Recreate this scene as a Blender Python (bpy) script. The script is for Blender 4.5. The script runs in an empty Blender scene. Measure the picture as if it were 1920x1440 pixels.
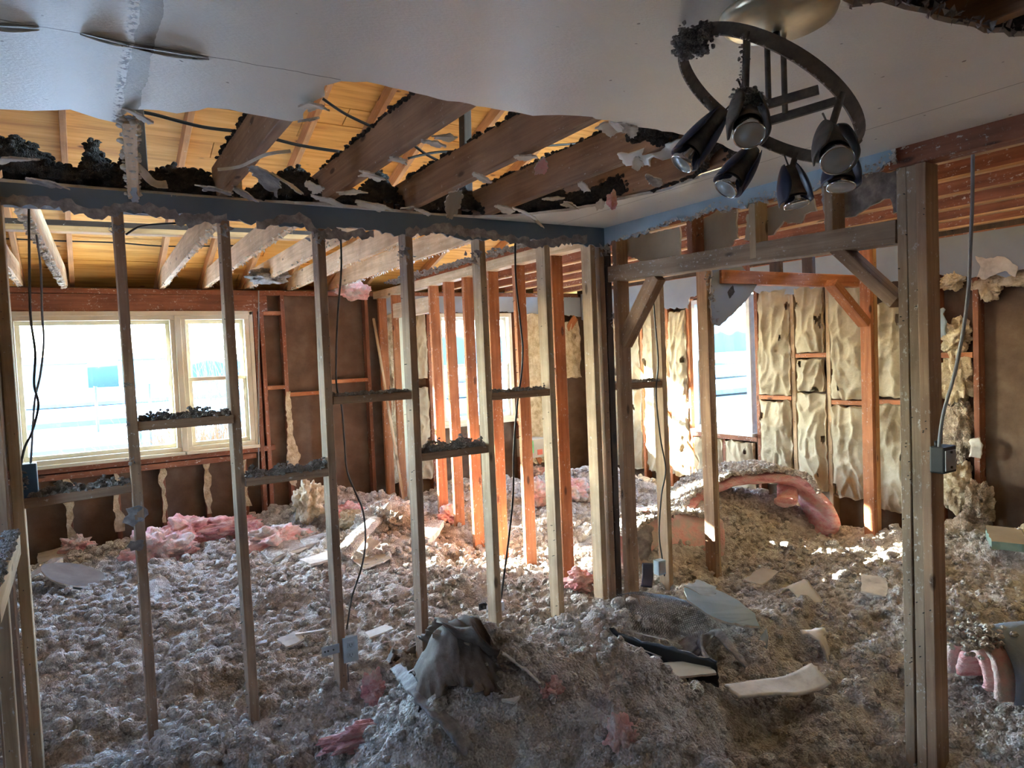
import bpy, bmesh, math, random
import numpy as np
from mathutils import Vector, Matrix, noise
from mathutils.geometry import tessellate_polygon

SC = bpy.context.scene
COL = SC.collection
R = random.Random(7)
rad = math.radians

# ------------------------------------------------------------------ camera
FPX = 1310.0
YAW, PITCH, ROLL = rad(32.0), rad(2.4), rad(-2.44)
EYE = 1.72
_fw = Vector((math.sin(YAW)*math.cos(PITCH), math.cos(YAW)*math.cos(PITCH), -math.sin(PITCH)))
_rt = Vector((math.cos(YAW), -math.sin(YAW), 0)); _up = _rt.cross(_fw)
RT = _rt*math.cos(ROLL) + _up*math.sin(ROLL)
UP = -_rt*math.sin(ROLL) + _up*math.cos(ROLL)
cam_d = bpy.data.cameras.new('camera'); cam = bpy.data.objects.new('camera', cam_d); COL.objects.link(cam)
m = Matrix((RT, UP, -_fw)).transposed().to_4x4(); m.translation = Vector((0, 0, EYE)); cam.matrix_world = m
cam_d.sensor_fit = 'HORIZONTAL'; cam_d.sensor_width = 36; cam_d.lens = 36*FPX/1920
cam_d.clip_start = .05; cam_d.clip_end = 2000
SC.camera = cam

def ray(x, y): return _fw*FPX + RT*(x-960) - UP*(y-720)
def atY(x, y, Y): d = ray(x, y); return Vector((0, 0, EYE)) + d*(Y/d.y)      # survey points read off the photo onto known wall planes
def atX(x, y, X): d = ray(x, y); return Vector((0, 0, EYE)) + d*(X/d.x)
def atZ(x, y, Z): d = ray(x, y); return Vector((0, 0, EYE)) + d*((Z-EYE)/d.z)

# ------------------------------------------------------------------ light
W = bpy.data.worlds.new('sky'); SC.world = W; W.use_nodes = True
nt = W.node_tree; bg = nt.nodes['Background']
sky = nt.nodes.new('ShaderNodeTexSky'); sky.sky_type = 'NISHITA'; sky.sun_disc = False
sky.sun_elevation = rad(18); sky.sun_rotation = rad(-40); sky.altitude = 1200; sky.air_density = 1.0; sky.dust_density = 1.2; sky.ozone_density = 1.5
tint = nt.nodes.new('ShaderNodeMix'); tint.data_type = 'RGBA'; tint.blend_type = 'MULTIPLY'; tint.inputs[0].default_value = 1; tint.inputs[7].default_value = (.90, .99, 1.07, 1)
nt.links.new(sky.outputs[0], tint.inputs[6]); nt.links.new(tint.outputs[2], bg.inputs[0]); bg.inputs[1].default_value = 2.2
sd = bpy.data.lights.new('sun', 'SUN'); sd.energy = 30; sd.angle = rad(.6); sd.color = (1, .93, .82)
sun = bpy.data.objects.new('sun', sd); COL.objects.link(sun)
SUNV = Vector((1.0, -1, -.397)).normalized()
sun.rotation_euler = SUNV.to_track_quat('-Z', 'Y').to_euler(); sun.location = (-3, 12, 6)
vs = SC.view_settings; vs.view_transform = 'Standard'; vs.look = 'None'; vs.gamma = 1; vs.use_curve_mapping = False
vs.exposure = 2.42
SC.cycles.max_bounces = 8; SC.cycles.diffuse_bounces = 6; SC.cycles.transparent_max_bounces = 12

# ------------------------------------------------------------------ materials
def nodes(name):
    m = bpy.data.materials.new(name); m.use_nodes = True
    t = m.node_tree; b = t.nodes['Principled BSDF']
    return m, t, b
def N(t, kind, **kw):
    n = t.nodes.new('ShaderNode'+kind)
    for k, v in kw.items():
        if hasattr(n, k): setattr(n, k, v)
        else: n.inputs[k.replace('_', ' ')].default_value = v
    return n
def ramp(t, fac, stops):
    r = t.nodes.new('ShaderNodeValToRGB'); e = r.color_ramp.elements
    while len(e) > 1: e.remove(e[-1])
    e[0].position = stops[0][0]; c = stops[0][1]; e[0].color = (*c, 1) if len(c) == 3 else c
    for p, c in stops[1:]:
        q = e.new(p); q.color = (*c, 1)
    t.links.new(fac, r.inputs[0]); return r
def coords(t, scale, jitter=True):
    tc = t.nodes.new('ShaderNodeTexCoord'); mp = t.nodes.new('ShaderNodeMapping'); mp.inputs['Scale'].default_value = scale
    if jitter:
        oi = t.nodes.new('ShaderNodeObjectInfo'); mu = N(t, 'VectorMath', operation='SCALE'); cb = t.nodes.new('ShaderNodeCombineXYZ')
        for i in range(3): t.links.new(oi.outputs['Random'], cb.inputs[i])
        mu.inputs['Scale'].default_value = 37.0; t.links.new(cb.outputs[0], mu.inputs[0])
        ad = N(t, 'VectorMath', operation='ADD'); t.links.new(tc.outputs['Object'], ad.inputs[0]); t.links.new(mu.outputs[0], ad.inputs[1])
        t.links.new(ad.outputs[0], mp.inputs[0])
    else: t.links.new(tc.outputs['Object'], mp.inputs[0])
    return mp.outputs[0]
def noise_n(t, vec, scale, detail=4, rough=.55, dist=0):
    n = N(t, 'TexNoise', Scale=scale, Detail=detail, Roughness=rough, Distortion=dist); t.links.new(vec, n.inputs['Vector']); return n
def mix(t, fac, a, b):
    x = t.nodes.new('ShaderNodeMix'); x.data_type = 'RGBA'
    for k, v in ((0, fac), (6, a), (7, b)):
        if isinstance(v, (tuple, float, int)): x.inputs[k].default_value = (*v, 1) if isinstance(v, tuple) else v
        else: t.links.new(v, x.inputs[k])
    return x.outputs[2]
def bump(t, b, h, strength=.4, dist=.01):
    n = t.nodes.new('ShaderNodeBump'); n.inputs['Strength'].default_value = strength; n.inputs['Distance'].default_value = dist
    t.links.new(h, n.inputs['Height']); t.links.new(n.outputs[0], b.inputs['Normal'])
def wood(name, light, dark, specks=.3, speck_col=(.72, .7, .66), rough=.75):
    m, t, b = nodes(name)
    v = coords(t, (22, 22, 1.3)); n = noise_n(t, v, 1.6, 6, .6, .6)
    v2 = coords(t, (3, 3, 3)); n2 = noise_n(t, v2, 1.2, 4)
    mid = tuple((a+c)/2 for a, c in zip(light, dark))
    r = ramp(t, n.outputs[0], [(.3, dark), (.52, mid), (.72, light)])
    r2 = ramp(t, n2.outputs[0], [(.35, (.62, .6, .58)), (.6, (1, 1, 1))])
    x = t.nodes.new('ShaderNodeMix'); x.data_type = 'RGBA'; x.blend_type = 'MULTIPLY'; x.inputs[0].default_value = .8
    t.links.new(r.outputs[0], x.inputs[6]); t.links.new(r2.outputs[0], x.inputs[7])
    v3 = coords(t, (40, 40, 28)); n3 = noise_n(t, v3, 1.5, 3, .7); r3 = ramp(t, n3.outputs[0], [(.66-.12*specks, (0, 0, 0)), (.74-.1*specks, (1, 1, 1))])
    n4 = noise_n(t, v2, 2.2, 3); r4 = ramp(t, n4.outputs[0], [(.42, (0, 0, 0)), (.62, (1, 1, 1))])
    mm = N(t, 'Math', operation='MULTIPLY'); t.links.new(r3.outputs[0], mm.inputs[0]); t.links.new(r4.outputs[0], mm.inputs[1])
    kn = N(t, 'TexVoronoi', Scale=1.0); t.links.new(coords(t, (9, 9, 3.2)), kn.inputs['Vector'])
    rk = ramp(t, kn.outputs['Distance'], [(.07, (1, 1, 1)), (.13, (0, 0, 0))])
    c = mix(t, rk.outputs[0], x.outputs[2], tuple(q*.35 for q in dark))
    c = mix(t, mm.outputs[0], c, speck_col)
    t.links.new(c, b.inputs['Base Color']); b.inputs['Roughness'].default_value = rough
    bump(t, b, n.outputs[0], .35, .004)
    return m
def mottled(name, cols, scale=4, rough=.9, bumps=(60, .5, .01), detail=6, spread=(.3, .7), stretch=(1, 1, 1), sheen=0, jitter=True):
    m, t, b = nodes(name)
    v = coords(t, stretch, jitter); n = noise_n(t, v, scale, detail, .62)
    k = len(cols); st = [(spread[0]+(spread[1]-spread[0])*i/max(1, k-1), c) for i, c in enumerate(cols)]
    r = ramp(t, n.outputs[0], st); t.links.new(r.outputs[0], b.inputs['Base Color']); b.inputs['Roughness'].default_value = rough
    if bumps:
        n2 = noise_n(t, v, bumps[0], 4, .6); bump(t, b, n2.outputs[0], bumps[1], bumps[2])
    return m
def plain(name, c, rough=.6, metal=0):
    m, t, b = nodes(name)
    v = coords(t, (1, 1, 1)); n = noise_n(t, v, 14, 4)
    r = ramp(t, n.outputs[0], [(.3, tuple(q*.72 for q in c)), (.7, c)]); t.links.new(r.outputs[0], b.inputs['Base Color'])
    b.inputs['Roughness'].default_value = rough; b.inputs['Metallic'].default_value = metal
    return m
def clumpy(name, light, dark, brown, scale=26, pinkish=None):
    m, t, b = nodes(name); v = coords(t, (1, 1, 1))
    vo = N(t, 'TexVoronoi', Scale=float(scale*4)); t.links.new(v, vo.inputs['Vector'])
    n = noise_n(t, v, 3.2, 6, .65); n2 = noise_n(t, v, 48, 4, .7)
    r = ramp(t, n.outputs[0], [(.36, brown), (.5, dark), (.62, light)])
    r2 = ramp(t, n2.outputs[0], [(.3, tuple(q*.55 for q in dark)), (.62, light)])
    c = mix(t, .5, r.outputs[0], r2.outputs[0])
    t.links.new(c, b.inputs['Base Color']); b.inputs['Roughness'].default_value = 1.0
    vc = N(t, 'TexVoronoi', Scale=float(scale)); t.links.new(v, vc.inputs['Vector'])
    sp = t.nodes.new('ShaderNodeSeparateColor'); t.links.new(vc.outputs['Color'], sp.inputs[0])
    rc = ramp(t, sp.outputs[0], [(.15, tuple(q*.62 for q in dark)), (.5, dark), (.95, tuple(min(.9, q*1.15) for q in light))])
    c = mix(t, .38, c, rc.outputs[0]); t.links.new(c, b.inputs['Base Color'])
    mm = N(t, 'Math', operation='SUBTRACT'); t.links.new(n2.outputs[0], mm.inputs[0]); t.links.new(vo.outputs['Distance'], mm.inputs[1])
    bump(t, b, mm.outputs[0], .9, .014)
    return m

M = {}
M['stud'] = wood('stud_wood', (.50, .33, .205), (.25, .14, .085), .35)
M['stud_pale'] = wood('pale_stud_wood', (.66, .50, .32), (.40, .265, .15), .3)
M['orange'] = wood('fir_wood', (.62, .25, .10), (.36, .115, .042), .45)
M['red'] = wood('red_fir_wood', (.40, .16, .085), (.20, .07, .038), .6)
M['joist'] = wood('joist_wood', (.45, .28, .17), (.24, .13, .08), .15)
M['joist_pale'] = wood('pale_joist_wood', (.80, .60, .40), (.55, .36, .20), .35, (.85, .82, .76))
M['rafter'] = wood('rafter_wood', (.66, .36, .15), (.44, .20, .075), .05)
M['grey_wood'] = wood('weathered_wood', (.46, .335, .225), (.25, .17, .11), .6)
M['lath'] = wood('lath_wood', (.85, .55, .28), (.6, .34, .15), .1)
M['deck'] = wood('roof_board_wood', (.86, .52, .17), (.62, .32, .085), 0)
M['dark_wood'] = wood('dark_wood', (.10, .065, .05), (.045, .03, .025), 0)
M['sheath'] = mottled('brown_fibreboard', [(.11, .07, .047), (.16, .105, .07), (.21, .15, .105)], 5, .95, (120, .3, .003))
M['clump'] = clumpy('cellulose_insulation', (.82, .77, .71), (.55, .485, .43), (.38, .27, .19))
M['clump_far'] = clumpy('cellulose_tan', (.66, .56, .44), (.44, .34, .25), (.34, .22, .13))
M['dust'] = clumpy('grey_lint', (.62, .60, .57), (.36, .34, .32), (.24, .20, .17), 60)
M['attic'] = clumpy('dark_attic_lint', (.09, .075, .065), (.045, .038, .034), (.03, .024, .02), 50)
M['pink'] = mottled('pink_fibreglass', [(.50, .19, .19), (.80, .36, .35), (.88, .60, .56), (.66, .56, .50)], 9, 1, (70, .9, .012), 8, (.3, .72), (1, 1, 2.5))
M['pink_dusty'] = mottled('dusty_pink_fibreglass', [(.80, .32, .31), (.84, .50, .46), (.66, .56, .50)], 7, 1, (70, .9, .012), 8, (.32, .6))
M['yellow_glass'] = mottled('tan_fibreglass', [(.38, .27, .14), (.62, .50, .33), (.78, .69, .52)], 14, 1, (60, .9, .015), 8)
M['kraft'] = mottled('kraft_paper_facing', [(.27, .21, .135), (.40, .33, .22), (.48, .41, .29)], 3, .7, (12, .5, .02), 6, (.3, .7))
M['paper'] = mottled('torn_gypsum_paper', [(.42, .38, .33), (.66, .62, .55), (.78, .75, .68)], 8, .8, (40, .4, .004))
M['grey_paper'] = mottled('grey_torn_paper', [(.16, .15, .15), (.30, .28, .27), (.50, .47, .44)], 22, .9, (60, .6, .006))
M['tan_board'] = mottled('tan_board_back', [(.34, .28, .20), (.46, .39, .29)], 3, .85, (30, .3, .003))
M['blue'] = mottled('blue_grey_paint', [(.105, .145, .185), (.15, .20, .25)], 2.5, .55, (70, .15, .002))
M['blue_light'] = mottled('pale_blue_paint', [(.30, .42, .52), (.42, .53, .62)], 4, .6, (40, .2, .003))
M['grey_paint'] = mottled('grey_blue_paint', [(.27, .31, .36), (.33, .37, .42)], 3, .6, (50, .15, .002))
M['cream'] = mottled('cream_window_paint', [(.66, .60, .44), (.76, .71, .56)], 6, .5, (30, .1, .002))
M['white'] = plain('white_paint', (.82, .82, .80), .4)
M['steel'] = plain('brushed_nickel', (.78, .70, .52), .34, 1)
M['fixture'] = mottled('dusty_dark_metal', [(.085, .075, .068), (.22, .195, .165)], 30, .6, (90, .4, .003))
M['navy'] = plain('dark_blue_glaze', (.035, .05, .11), .35)
M['cable'] = plain('grey_cable', (.13, .13, .13), .5)
M['cable_light'] = plain('light_grey_cable', (.33, .34, .36), .45)
M['black'] = plain('black_plastic', (.02, .02, .022), .4)
M['outlet'] = plain('pale_blue_plastic', (.50, .62, .70), .4)
M['box_blue'] = plain('blue_plastic_box', (.10, .20, .32), .45)
M['galv'] = plain('galvanised_metal', (.50, .52, .55), .35, .8)
M['yellow'] = plain('yellow_plastic', (.85, .65, .03), .5)
M['green'] = plain('green_print', (.12, .45, .14), .6)
M['redp'] = plain('red_print', (.6, .12, .06), .6)
M['nail'] = plain('nail_steel', (.05, .045, .04), .5)
M['lens'] = plain('frosted_lens', (.55, .62, .64), .25)
M['rag_blue'] = mottled('grey_blue_facing', [(.16, .20, .26), (.28, .33, .40)], 5, .8, (25, .5, .01))
M['pale_green'] = plain('pale_green_board', (.30, .46, .38), .7)
M['brown_paper'] = mottled('dusty_brown_paper', [(.08, .058, .042), (.16, .12, .09), (.30, .255, .215)], 7, .85, (30, .5, .01))
M['chrome'] = plain('bulb_reflector', (.75, .78, .80), .15, 1)
M['dry_grass'] = mottled('dry_grass', [(.10, .05, .018), (.20, .115, .045)], 3, .9, None)
M['tree'] = plain('hazy_treeline', (.045, .068, .072), 1)
M['hill'] = plain('hazy_blue_hill', (.04, .068, .09), 1)
M['shed'] = plain('pale_siding', (.12, .145, .15), .9)
M['road'] = mottled('snowy_track', [(.03, .045, .06), (.10, .13, .16)], .5, .9, None, 6, (.35, .6), (.2, 1.4, 1))
M['snow'] = mottled('snowy_field', [(.035, .042, .05), (.09, .11, .13), (.42, .46, .50), (.50, .55, .60)], .5, .9, None, 10, (.36, .52), (.22, 1.5, 1), jitter=False)

def mat_ceiling():
    m, t, b = nodes('ceiling_paint')
    tc = t.nodes.new('ShaderNodeTexCoord'); se = t.nodes.new('ShaderNodeSeparateXYZ'); t.links.new(tc.outputs['Object'], se.inputs[0])
    n = noise_n(t, tc.outputs['Object'], 1.6, 5, .6); base = ramp(t, n.outputs[0], [(.3, (.72, .71, .65)), (.7, (.83, .82, .77))]).outputs[0]
    wob = noise_n(t, tc.outputs['Object'], 9, 4, .6)
    def line(axis, at, half, soft, wobble, lo=None, hi=None):
        a = N(t, 'Math', operation='MULTIPLY_ADD'); t.links.new(wob.outputs[0], a.inputs[0]); a.inputs[1].default_value = wobble; t.links.new(se.outputs[axis], a.inputs[2])
        s = N(t, 'Math', operation='SUBTRACT'); t.links.new(a.outputs[0], s.inputs[0]); s.inputs[1].default_value = at+wobble*.5
        ab = N(t, 'Math', operation='ABSOLUTE'); t.links.new(s.outputs[0], ab.inputs[0])
        mr = N(t, 'MapRange'); t.links.new(ab.outputs[0], mr.inputs[0]); mr.inputs[1].default_value = half; mr.inputs[2].default_value = half+soft; mr.inputs[3].default_value = 1; mr.inputs[4].default_value = 0
        if lo is None: return mr.outputs[0]
        g = N(t, 'Math', operation='LESS_THAN'); t.links.new(se.outputs[1-axis], g.inputs[0]); g.inputs[1].default_value = hi
        p = N(t, 'Math', operation='MULTIPLY'); t.links.new(mr.outputs[0], p.inputs[0]); t.links.new(g.outputs[0], p.inputs[1]); return p.outputs[0]
    c = mix(t, line(0, .172, .02, .001, .03), base, (.34, .315, .265))       # bare taped strip
    speck = noise_n(t, tc.outputs['Object'], 60, 3, .6); sr = ramp(t, speck.outputs[0], [(.5, (0, 0, 0)), (.56, (1, 1, 1))])
    mm = N(t, 'Math', operation='MULTIPLY'); t.links.new(sr.outputs[0], mm.inputs[0]); t.links.new(line(0, .143, .004, .01, .012), mm.inputs[1])
    c = mix(t, mm.outputs[0], c, (.09, .07, .06))
    c = mix(t, line(0, 2.358, .0015, .001, .004), c, (.20, .18, .15))
    c = mix(t, line(1, 1.755, .0012, .001, .02, 0, .62), c, (.16, .145, .12))
    n5 = noise_n(t, tc.outputs['Object'], 25, 2, .5); r5 = ramp(t, n5.outputs[0], [(.735, (0, 0, 0)), (.76, (1, 1, 1))])
    c = mix(t, r5.outputs[0], c, (.2, .18, .16))
    t.links.new(c, b.inputs['Base Color']); b.inputs['Roughness'].default_value = .42; b.inputs['Specular IOR Level'].default_value = 1.0; b.inputs['IOR'].default_value = 1.7
    v = t.nodes.new('ShaderNodeMapping'); v.inputs['Scale'].default_value = (1, 3, 1); v.inputs['Rotation'].default_value = (0, 0, .5); t.links.new(tc.outputs['Object'], v.inputs[0])
    nb = noise_n(t, v.outputs[0], 75, 3, .6); bump(t, b, nb.outputs[0], .5, .005)
    return m
M['ceiling'] = mat_ceiling()
def mat_glass():
    m = bpy.data.materials.new('window_glass'); m.use_nodes = True; t = m.node_tree; t.nodes.clear()
    o = t.nodes.new('ShaderNodeOutputMaterial'); a = t.nodes.new('ShaderNodeBsdfTransparent'); a.inputs[0].default_value = (.93, .97, .97, 1)
    g = t.nodes.new('ShaderNodeBsdfGlossy'); g.inputs['Roughness'].default_value = .02; x = t.nodes.new('ShaderNodeMixShader'); x.inputs[0].default_value = .05
    t.links.new(a.outputs[0], x.inputs[1]); t.links.new(g.outputs[0], x.inputs[2]); t.links.new(x.outputs[0], o.inputs[0]); return m
M['glass'] = mat_glass()

# ------------------------------------------------------------------ mesh helpers
class MB:
    def __init__(s): s.v = []; s.f = []; s.mi = []; s.sm = []
    def add(s, vs, fs, mi=0, smooth=False):
        o = len(s.v); s.v.extend([tuple(v) for v in vs]); s.f.extend([tuple(o+i for i in f) for f in fs]); s.mi.extend([mi]*len(fs)); s.sm.extend([smooth]*len(fs))
    def box(s, a, b, mi=0, ch=0.0):
        x0, y0, z0 = (min(p, q) for p, q in zip(a, b)); x1, y1, z1 = (max(p, q) for p, q in zip(a, b))
        if ch <= 0:
            s.add([(x0,y0,z0),(x1,y0,z0),(x1,y1,z0),(x0,y1,z0),(x0,y0,z1),(x1,y0,z1),(x1,y1,z1),(x0,y1,z1)],
                  [(0,3,2,1),(4,5,6,7),(0,1,5,4),(1,2,6,5),(2,3,7,6),(3,0,4,7)], mi)
        else:
            bm = bmesh.new(); vs = [bm.verts.new(v) for v in [(x0,y0,z0),(x1,y0,z0),(x1,y1,z0),(x0,y1,z0),(x0,y0,z1),(x1,y0,z1),(x1,y1,z1),(x0,y1,z1)]]
            for f in [(0,3,2,1),(4,5,6,7),(0,1,5,4),(1,2,6,5),(2,3,7,6),(3,0,4,7)]: bm.faces.new([vs[i] for i in f])
            bmesh.ops.bevel(bm, geom=bm.edges[:], offset=ch, segments=2, affect='EDGES', profile=.6)
            bm.verts.index_update(); s.add([v.co[:] for v in bm.verts], [[v.index for v in f.verts] for f in bm.faces], mi); bm.free()
    def tube(s, pts, r, n=8, mi=0, caps=True, flat=None):
        pts = [Vector(p) for p in pts]; rs = r if isinstance(r, (list, tuple)) else [r]*len(pts)
        vs = []; fs = []; prev = None
        for i, p in enumerate(pts):
            d = (pts[min(i+1, len(pts)-1)]-pts[max(i-1, 0)]).normalized()
            if prev is None: u = d.orthogonal().normalized()
            else: u = (prev - d*prev.dot(d)).normalized()
            prev = u; w = d.cross(u)
            for k in range(n): a = 2*math.pi*k/n; vs.append(p+(u*math.cos(a)+w*math.sin(a))*rs[i])
        for i in range(len(pts)-1):
            for k in range(n): fs.append((i*n+k, i*n+(k+1) % n, (i+1)*n+(k+1) % n, (i+1)*n+k))
        if caps: fs.append(tuple(range(n-1, -1, -1))); fs.append(tuple((len(pts)-1)*n+k for k in range(n)))
        s.add(vs, fs, mi, True)
    def lathe(s, prof, org, axis, n=24, mi=0):
        axis = Vector(axis).normalized(); u = axis.orthogonal().normalized(); w = axis.cross(u); org = Vector(org); vs = []; fs = []
        for (r, h) in prof:
            for k in range(n): a = 2*math.pi*k/n; vs.append(org+axis*h+(u*math.cos(a)+w*math.sin(a))*r)
        for i in range(len(prof)-1):
            for k in range(n): fs.append((i*n+k, i*n+(k+1) % n, (i+1)*n+(k+1) % n, (i+1)*n+k))
        s.add(vs, fs, mi, True)
    def build(s, name, mats, parent=None, loc=None, mat4=None):
        me = bpy.data.meshes.new(name)
        V = s.v
        if loc is not None: V = [(a-loc[0], b-loc[1], c-loc[2]) for a, b, c in V]
        me.from_pydata(V, [], s.f)
        for x in (mats if isinstance(mats, (list, tuple)) else [mats]): me.materials.append(x)
        me.polygons.foreach_set('material_index', s.mi); me.polygons.foreach_set('use_smooth', s.sm)
        me.update(); o = bpy.data.objects.new(name, me); COL.objects.link(o)
        if loc is not None: o.location = loc
        if mat4 is not None: o.matrix_world = mat4
        if parent is not None:
            o.parent = parent; 
            if mat4 is None and loc is None: pass
        return o
def tag(o, label=None, cat=None, group=None, kind=None):
    if label: o['label'] = label
    if cat: o['category'] = cat
    if group: o['group'] = group
    if kind: o['kind'] = kind
    return o
def empty(name, loc):
    o = bpy.data.objects.new(name, None); COL.objects.link(o); o.location = loc; o.empty_display_size = .05; return o
def part(mb, name, mats, root):          # mesh given in world coordinates, parented to its thing
    o = mb.build(name, mats, loc=tuple(root.location)); o.location = (0, 0, 0); o.parent = root; return o

def fr(p, q=None, s=1.0, seed=0): return noise.noise(Vector(p)*s+Vector((seed*7.3, seed*3.1, seed*1.7)))

def board_mb(L, a, b, seg=None, wob=.0012, seed=0, nails=0, nail_face='-y', split=0.0):
    """a timber lying along local +Z from 0 to L, a wide (X), b deep (Y), origin on the centre of its end"""
    mb = MB(); seg = seg or max(4, int(L/.22)); c = .0025; ha, hb = a/2, b/2
    prof = [(-ha+c,-hb),(ha-c,-hb),(ha,-hb+c),(ha,hb-c),(ha-c,hb),(-ha+c,hb),(-ha,hb-c),(-ha,-hb+c)]
    vs = []; fs = []
    for i in range(seg+1):
        z = L*i/seg; bx = wob*2.2*math.sin(seed*1.3+z*1.1); by = wob*2.2*math.cos(seed*2.1+z*.9)
        for k, (x, y) in enumerate(prof):
            n1 = noise.noise(Vector((x*30+seed, y*30, z*3)))*wob
            vs.append((x+bx+n1, y+by+n1, z+(noise.noise(Vector((x*60, y*60, seed)))*.004 if i in (0, seg) else 0)))
    for i in range(seg):
        for k in range(8): fs.append((i*8+k, i*8+(k+1) % 8, (i+1)*8+(k+1) % 8, (i+1)*8+k))
    fs.append(tuple(range(7, -1, -1))); fs.append(tuple(seg*8+k for k in range(8)))
    mb.add(vs, fs)
    rr = random.Random(seed*13+5)
    for i in range(nails):
        z = rr.uniform(.15, L-.1); 
        if nail_face == 'edge':
            x = -ha-rr.uniform(.004, .012); y = rr.uniform(-hb+.004, hb-.004); mb.tube([(x, y, z), (-ha+.004, y, z+rr.uniform(-.003, .003))], .0016, 5, 1)
        elif nail_face == 'both':
            sx = rr.choice((-1, 1)); y = -hb-rr.uniform(.002, .008); x = sx*rr.uniform(.2, .8)*ha
            mb.tube([(x, y, z), (x, -hb+.004, z)], .0018, 5, 1)
        else:
            x = rr.uniform(-ha+.006, ha-.006); y = -hb-rr.uniform(.001, .008); mb.tube([(x, y, z), (x, -hb+.004, z)], .0018, 5, 1)
    return mb
_seed = [0]
def board(name, p0, p1, a, b, mat, u=None, parent=None, nails=0, nail_face='-y', wob=.0012):
    """timber from p0 to p1 (centre line); a is its size along u, b across"""
    _seed[0] += 1; p0, p1 = Vector(p0), Vector(p1); d = p1-p0; L = d.length; z = d.normalized()
    u = Vector(u) if u is not None else (Vector((1, 0, 0)) if abs(z.x) < .9 else Vector((0, 1, 0)))
    u = (u - z*u.dot(z)).normalized(); v = z.cross(u)
    o = board_mb(L, a, b, seed=_seed[0], nails=nails, nail_face=nail_face, wob=wob).build(name, [mat, M['nail']])
    mt = Matrix((u, v, z)).transposed().to_4x4(); mt.translation = p0
    if parent is not None:
        o.parent = parent; mt = Matrix.Translation(-Vector(parent.location)) @ mt
    o.matrix_world = mt if parent is None else o.matrix_world
    if parent is not None: o.matrix_local = mt
    return o

# lumpy blobs
_bl = {}
def ico(sub):
    if sub not in _bl:
        bm = bmesh.new(); bmesh.ops.create_icosphere(bm, subdivisions=sub, radius=1); bm.verts.index_update()
        _bl[sub] = ([v.co.copy() for v in bm.verts], [[v.index for v in f.verts] for f in bm.faces]); bm.free()
    return _bl[sub]
_var = {}
def blobvar(sub, k, amp=.45, fs=1.6):
    key = (sub, k, amp, fs)
    if key not in _var:
        vs, f = ico(sub); _var[key] = (np.array([tuple(v*(1+amp*noise.noise(v*fs+Vector((k*5.1, k, 0))))) for v in vs]), f)
    return _var[key]
def add_clumps(mb, pts, radii, rng, sub=2, mi=0, squash=.8):
    for p, r in zip(pts, radii):
        V, f = blobvar(sub, rng.randrange(9)); a = rng.uniform(0, 6.28); ca, sa = math.cos(a), math.sin(a)
        s = np.array([r*rng.uniform(.7, 1.4), r*rng.uniform(.7, 1.3), r*squash*rng.uniform(.7, 1.2)])
        Q = V*s; X = Q[:, 0]*ca-Q[:, 1]*sa+p[0]; Y = Q[:, 0]*sa+Q[:, 1]*ca+p[1]; Z = Q[:, 2]+p[2]
        mb.add(list(zip(X.tolist(), Y.tolist(), Z.tolist())), f, mi, True)

def jag(pts, amp=.01, step=.03, seed=0, closed=False):
    out = []; n = len(pts); rr = random.Random(seed+99)
    for i in range(n if closed else n-1):
        a, b = Vector(pts[i]), Vector(pts[(i+1) % n]); L = (b-a).length; k = max(1, int(L/step)); nrm = Vector((-(b-a).y, (b-a).x))
        nrm = nrm.normalized() if L > 1e-6 else nrm
        for j in range(k):
            q = a.lerp(b, j/k); w = amp if (j or i) else 0
            out.append(q+nrm*(rr.uniform(-1, 1)*w)+(b-a).normalized()*rr.uniform(-.3, .3)*step*(1 if j else 0))
    if not closed: out.append(Vector(pts[-1]))
    return out
def sheet_mb(poly2, f3, thick_vec, mi=0, mi_edge=1, mi_back=None):
    """poly2: 2-D outline, f3 maps (a,b) to 3-D; thickened along thick_vec"""
    mb = MB(); P = [Vector((p[0], p[1], 0)) for p in poly2]; tri = tessellate_polygon([P]); n = len(P)
    A = [Vector(f3(p.x, p.y)) for p in P]; B = [a+Vector(thick_vec) for a in A]
    mb.add(A, [tuple(t) for t in tri], mi); mb.add(B, [tuple(reversed(t)) for t in tri], mi if mi_back is None else mi_back)
    mb.add(A+B, [(i, (i+1) % n, n+(i+1) % n, n+i) for i in range(n)], mi_edge)
    return mb
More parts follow.
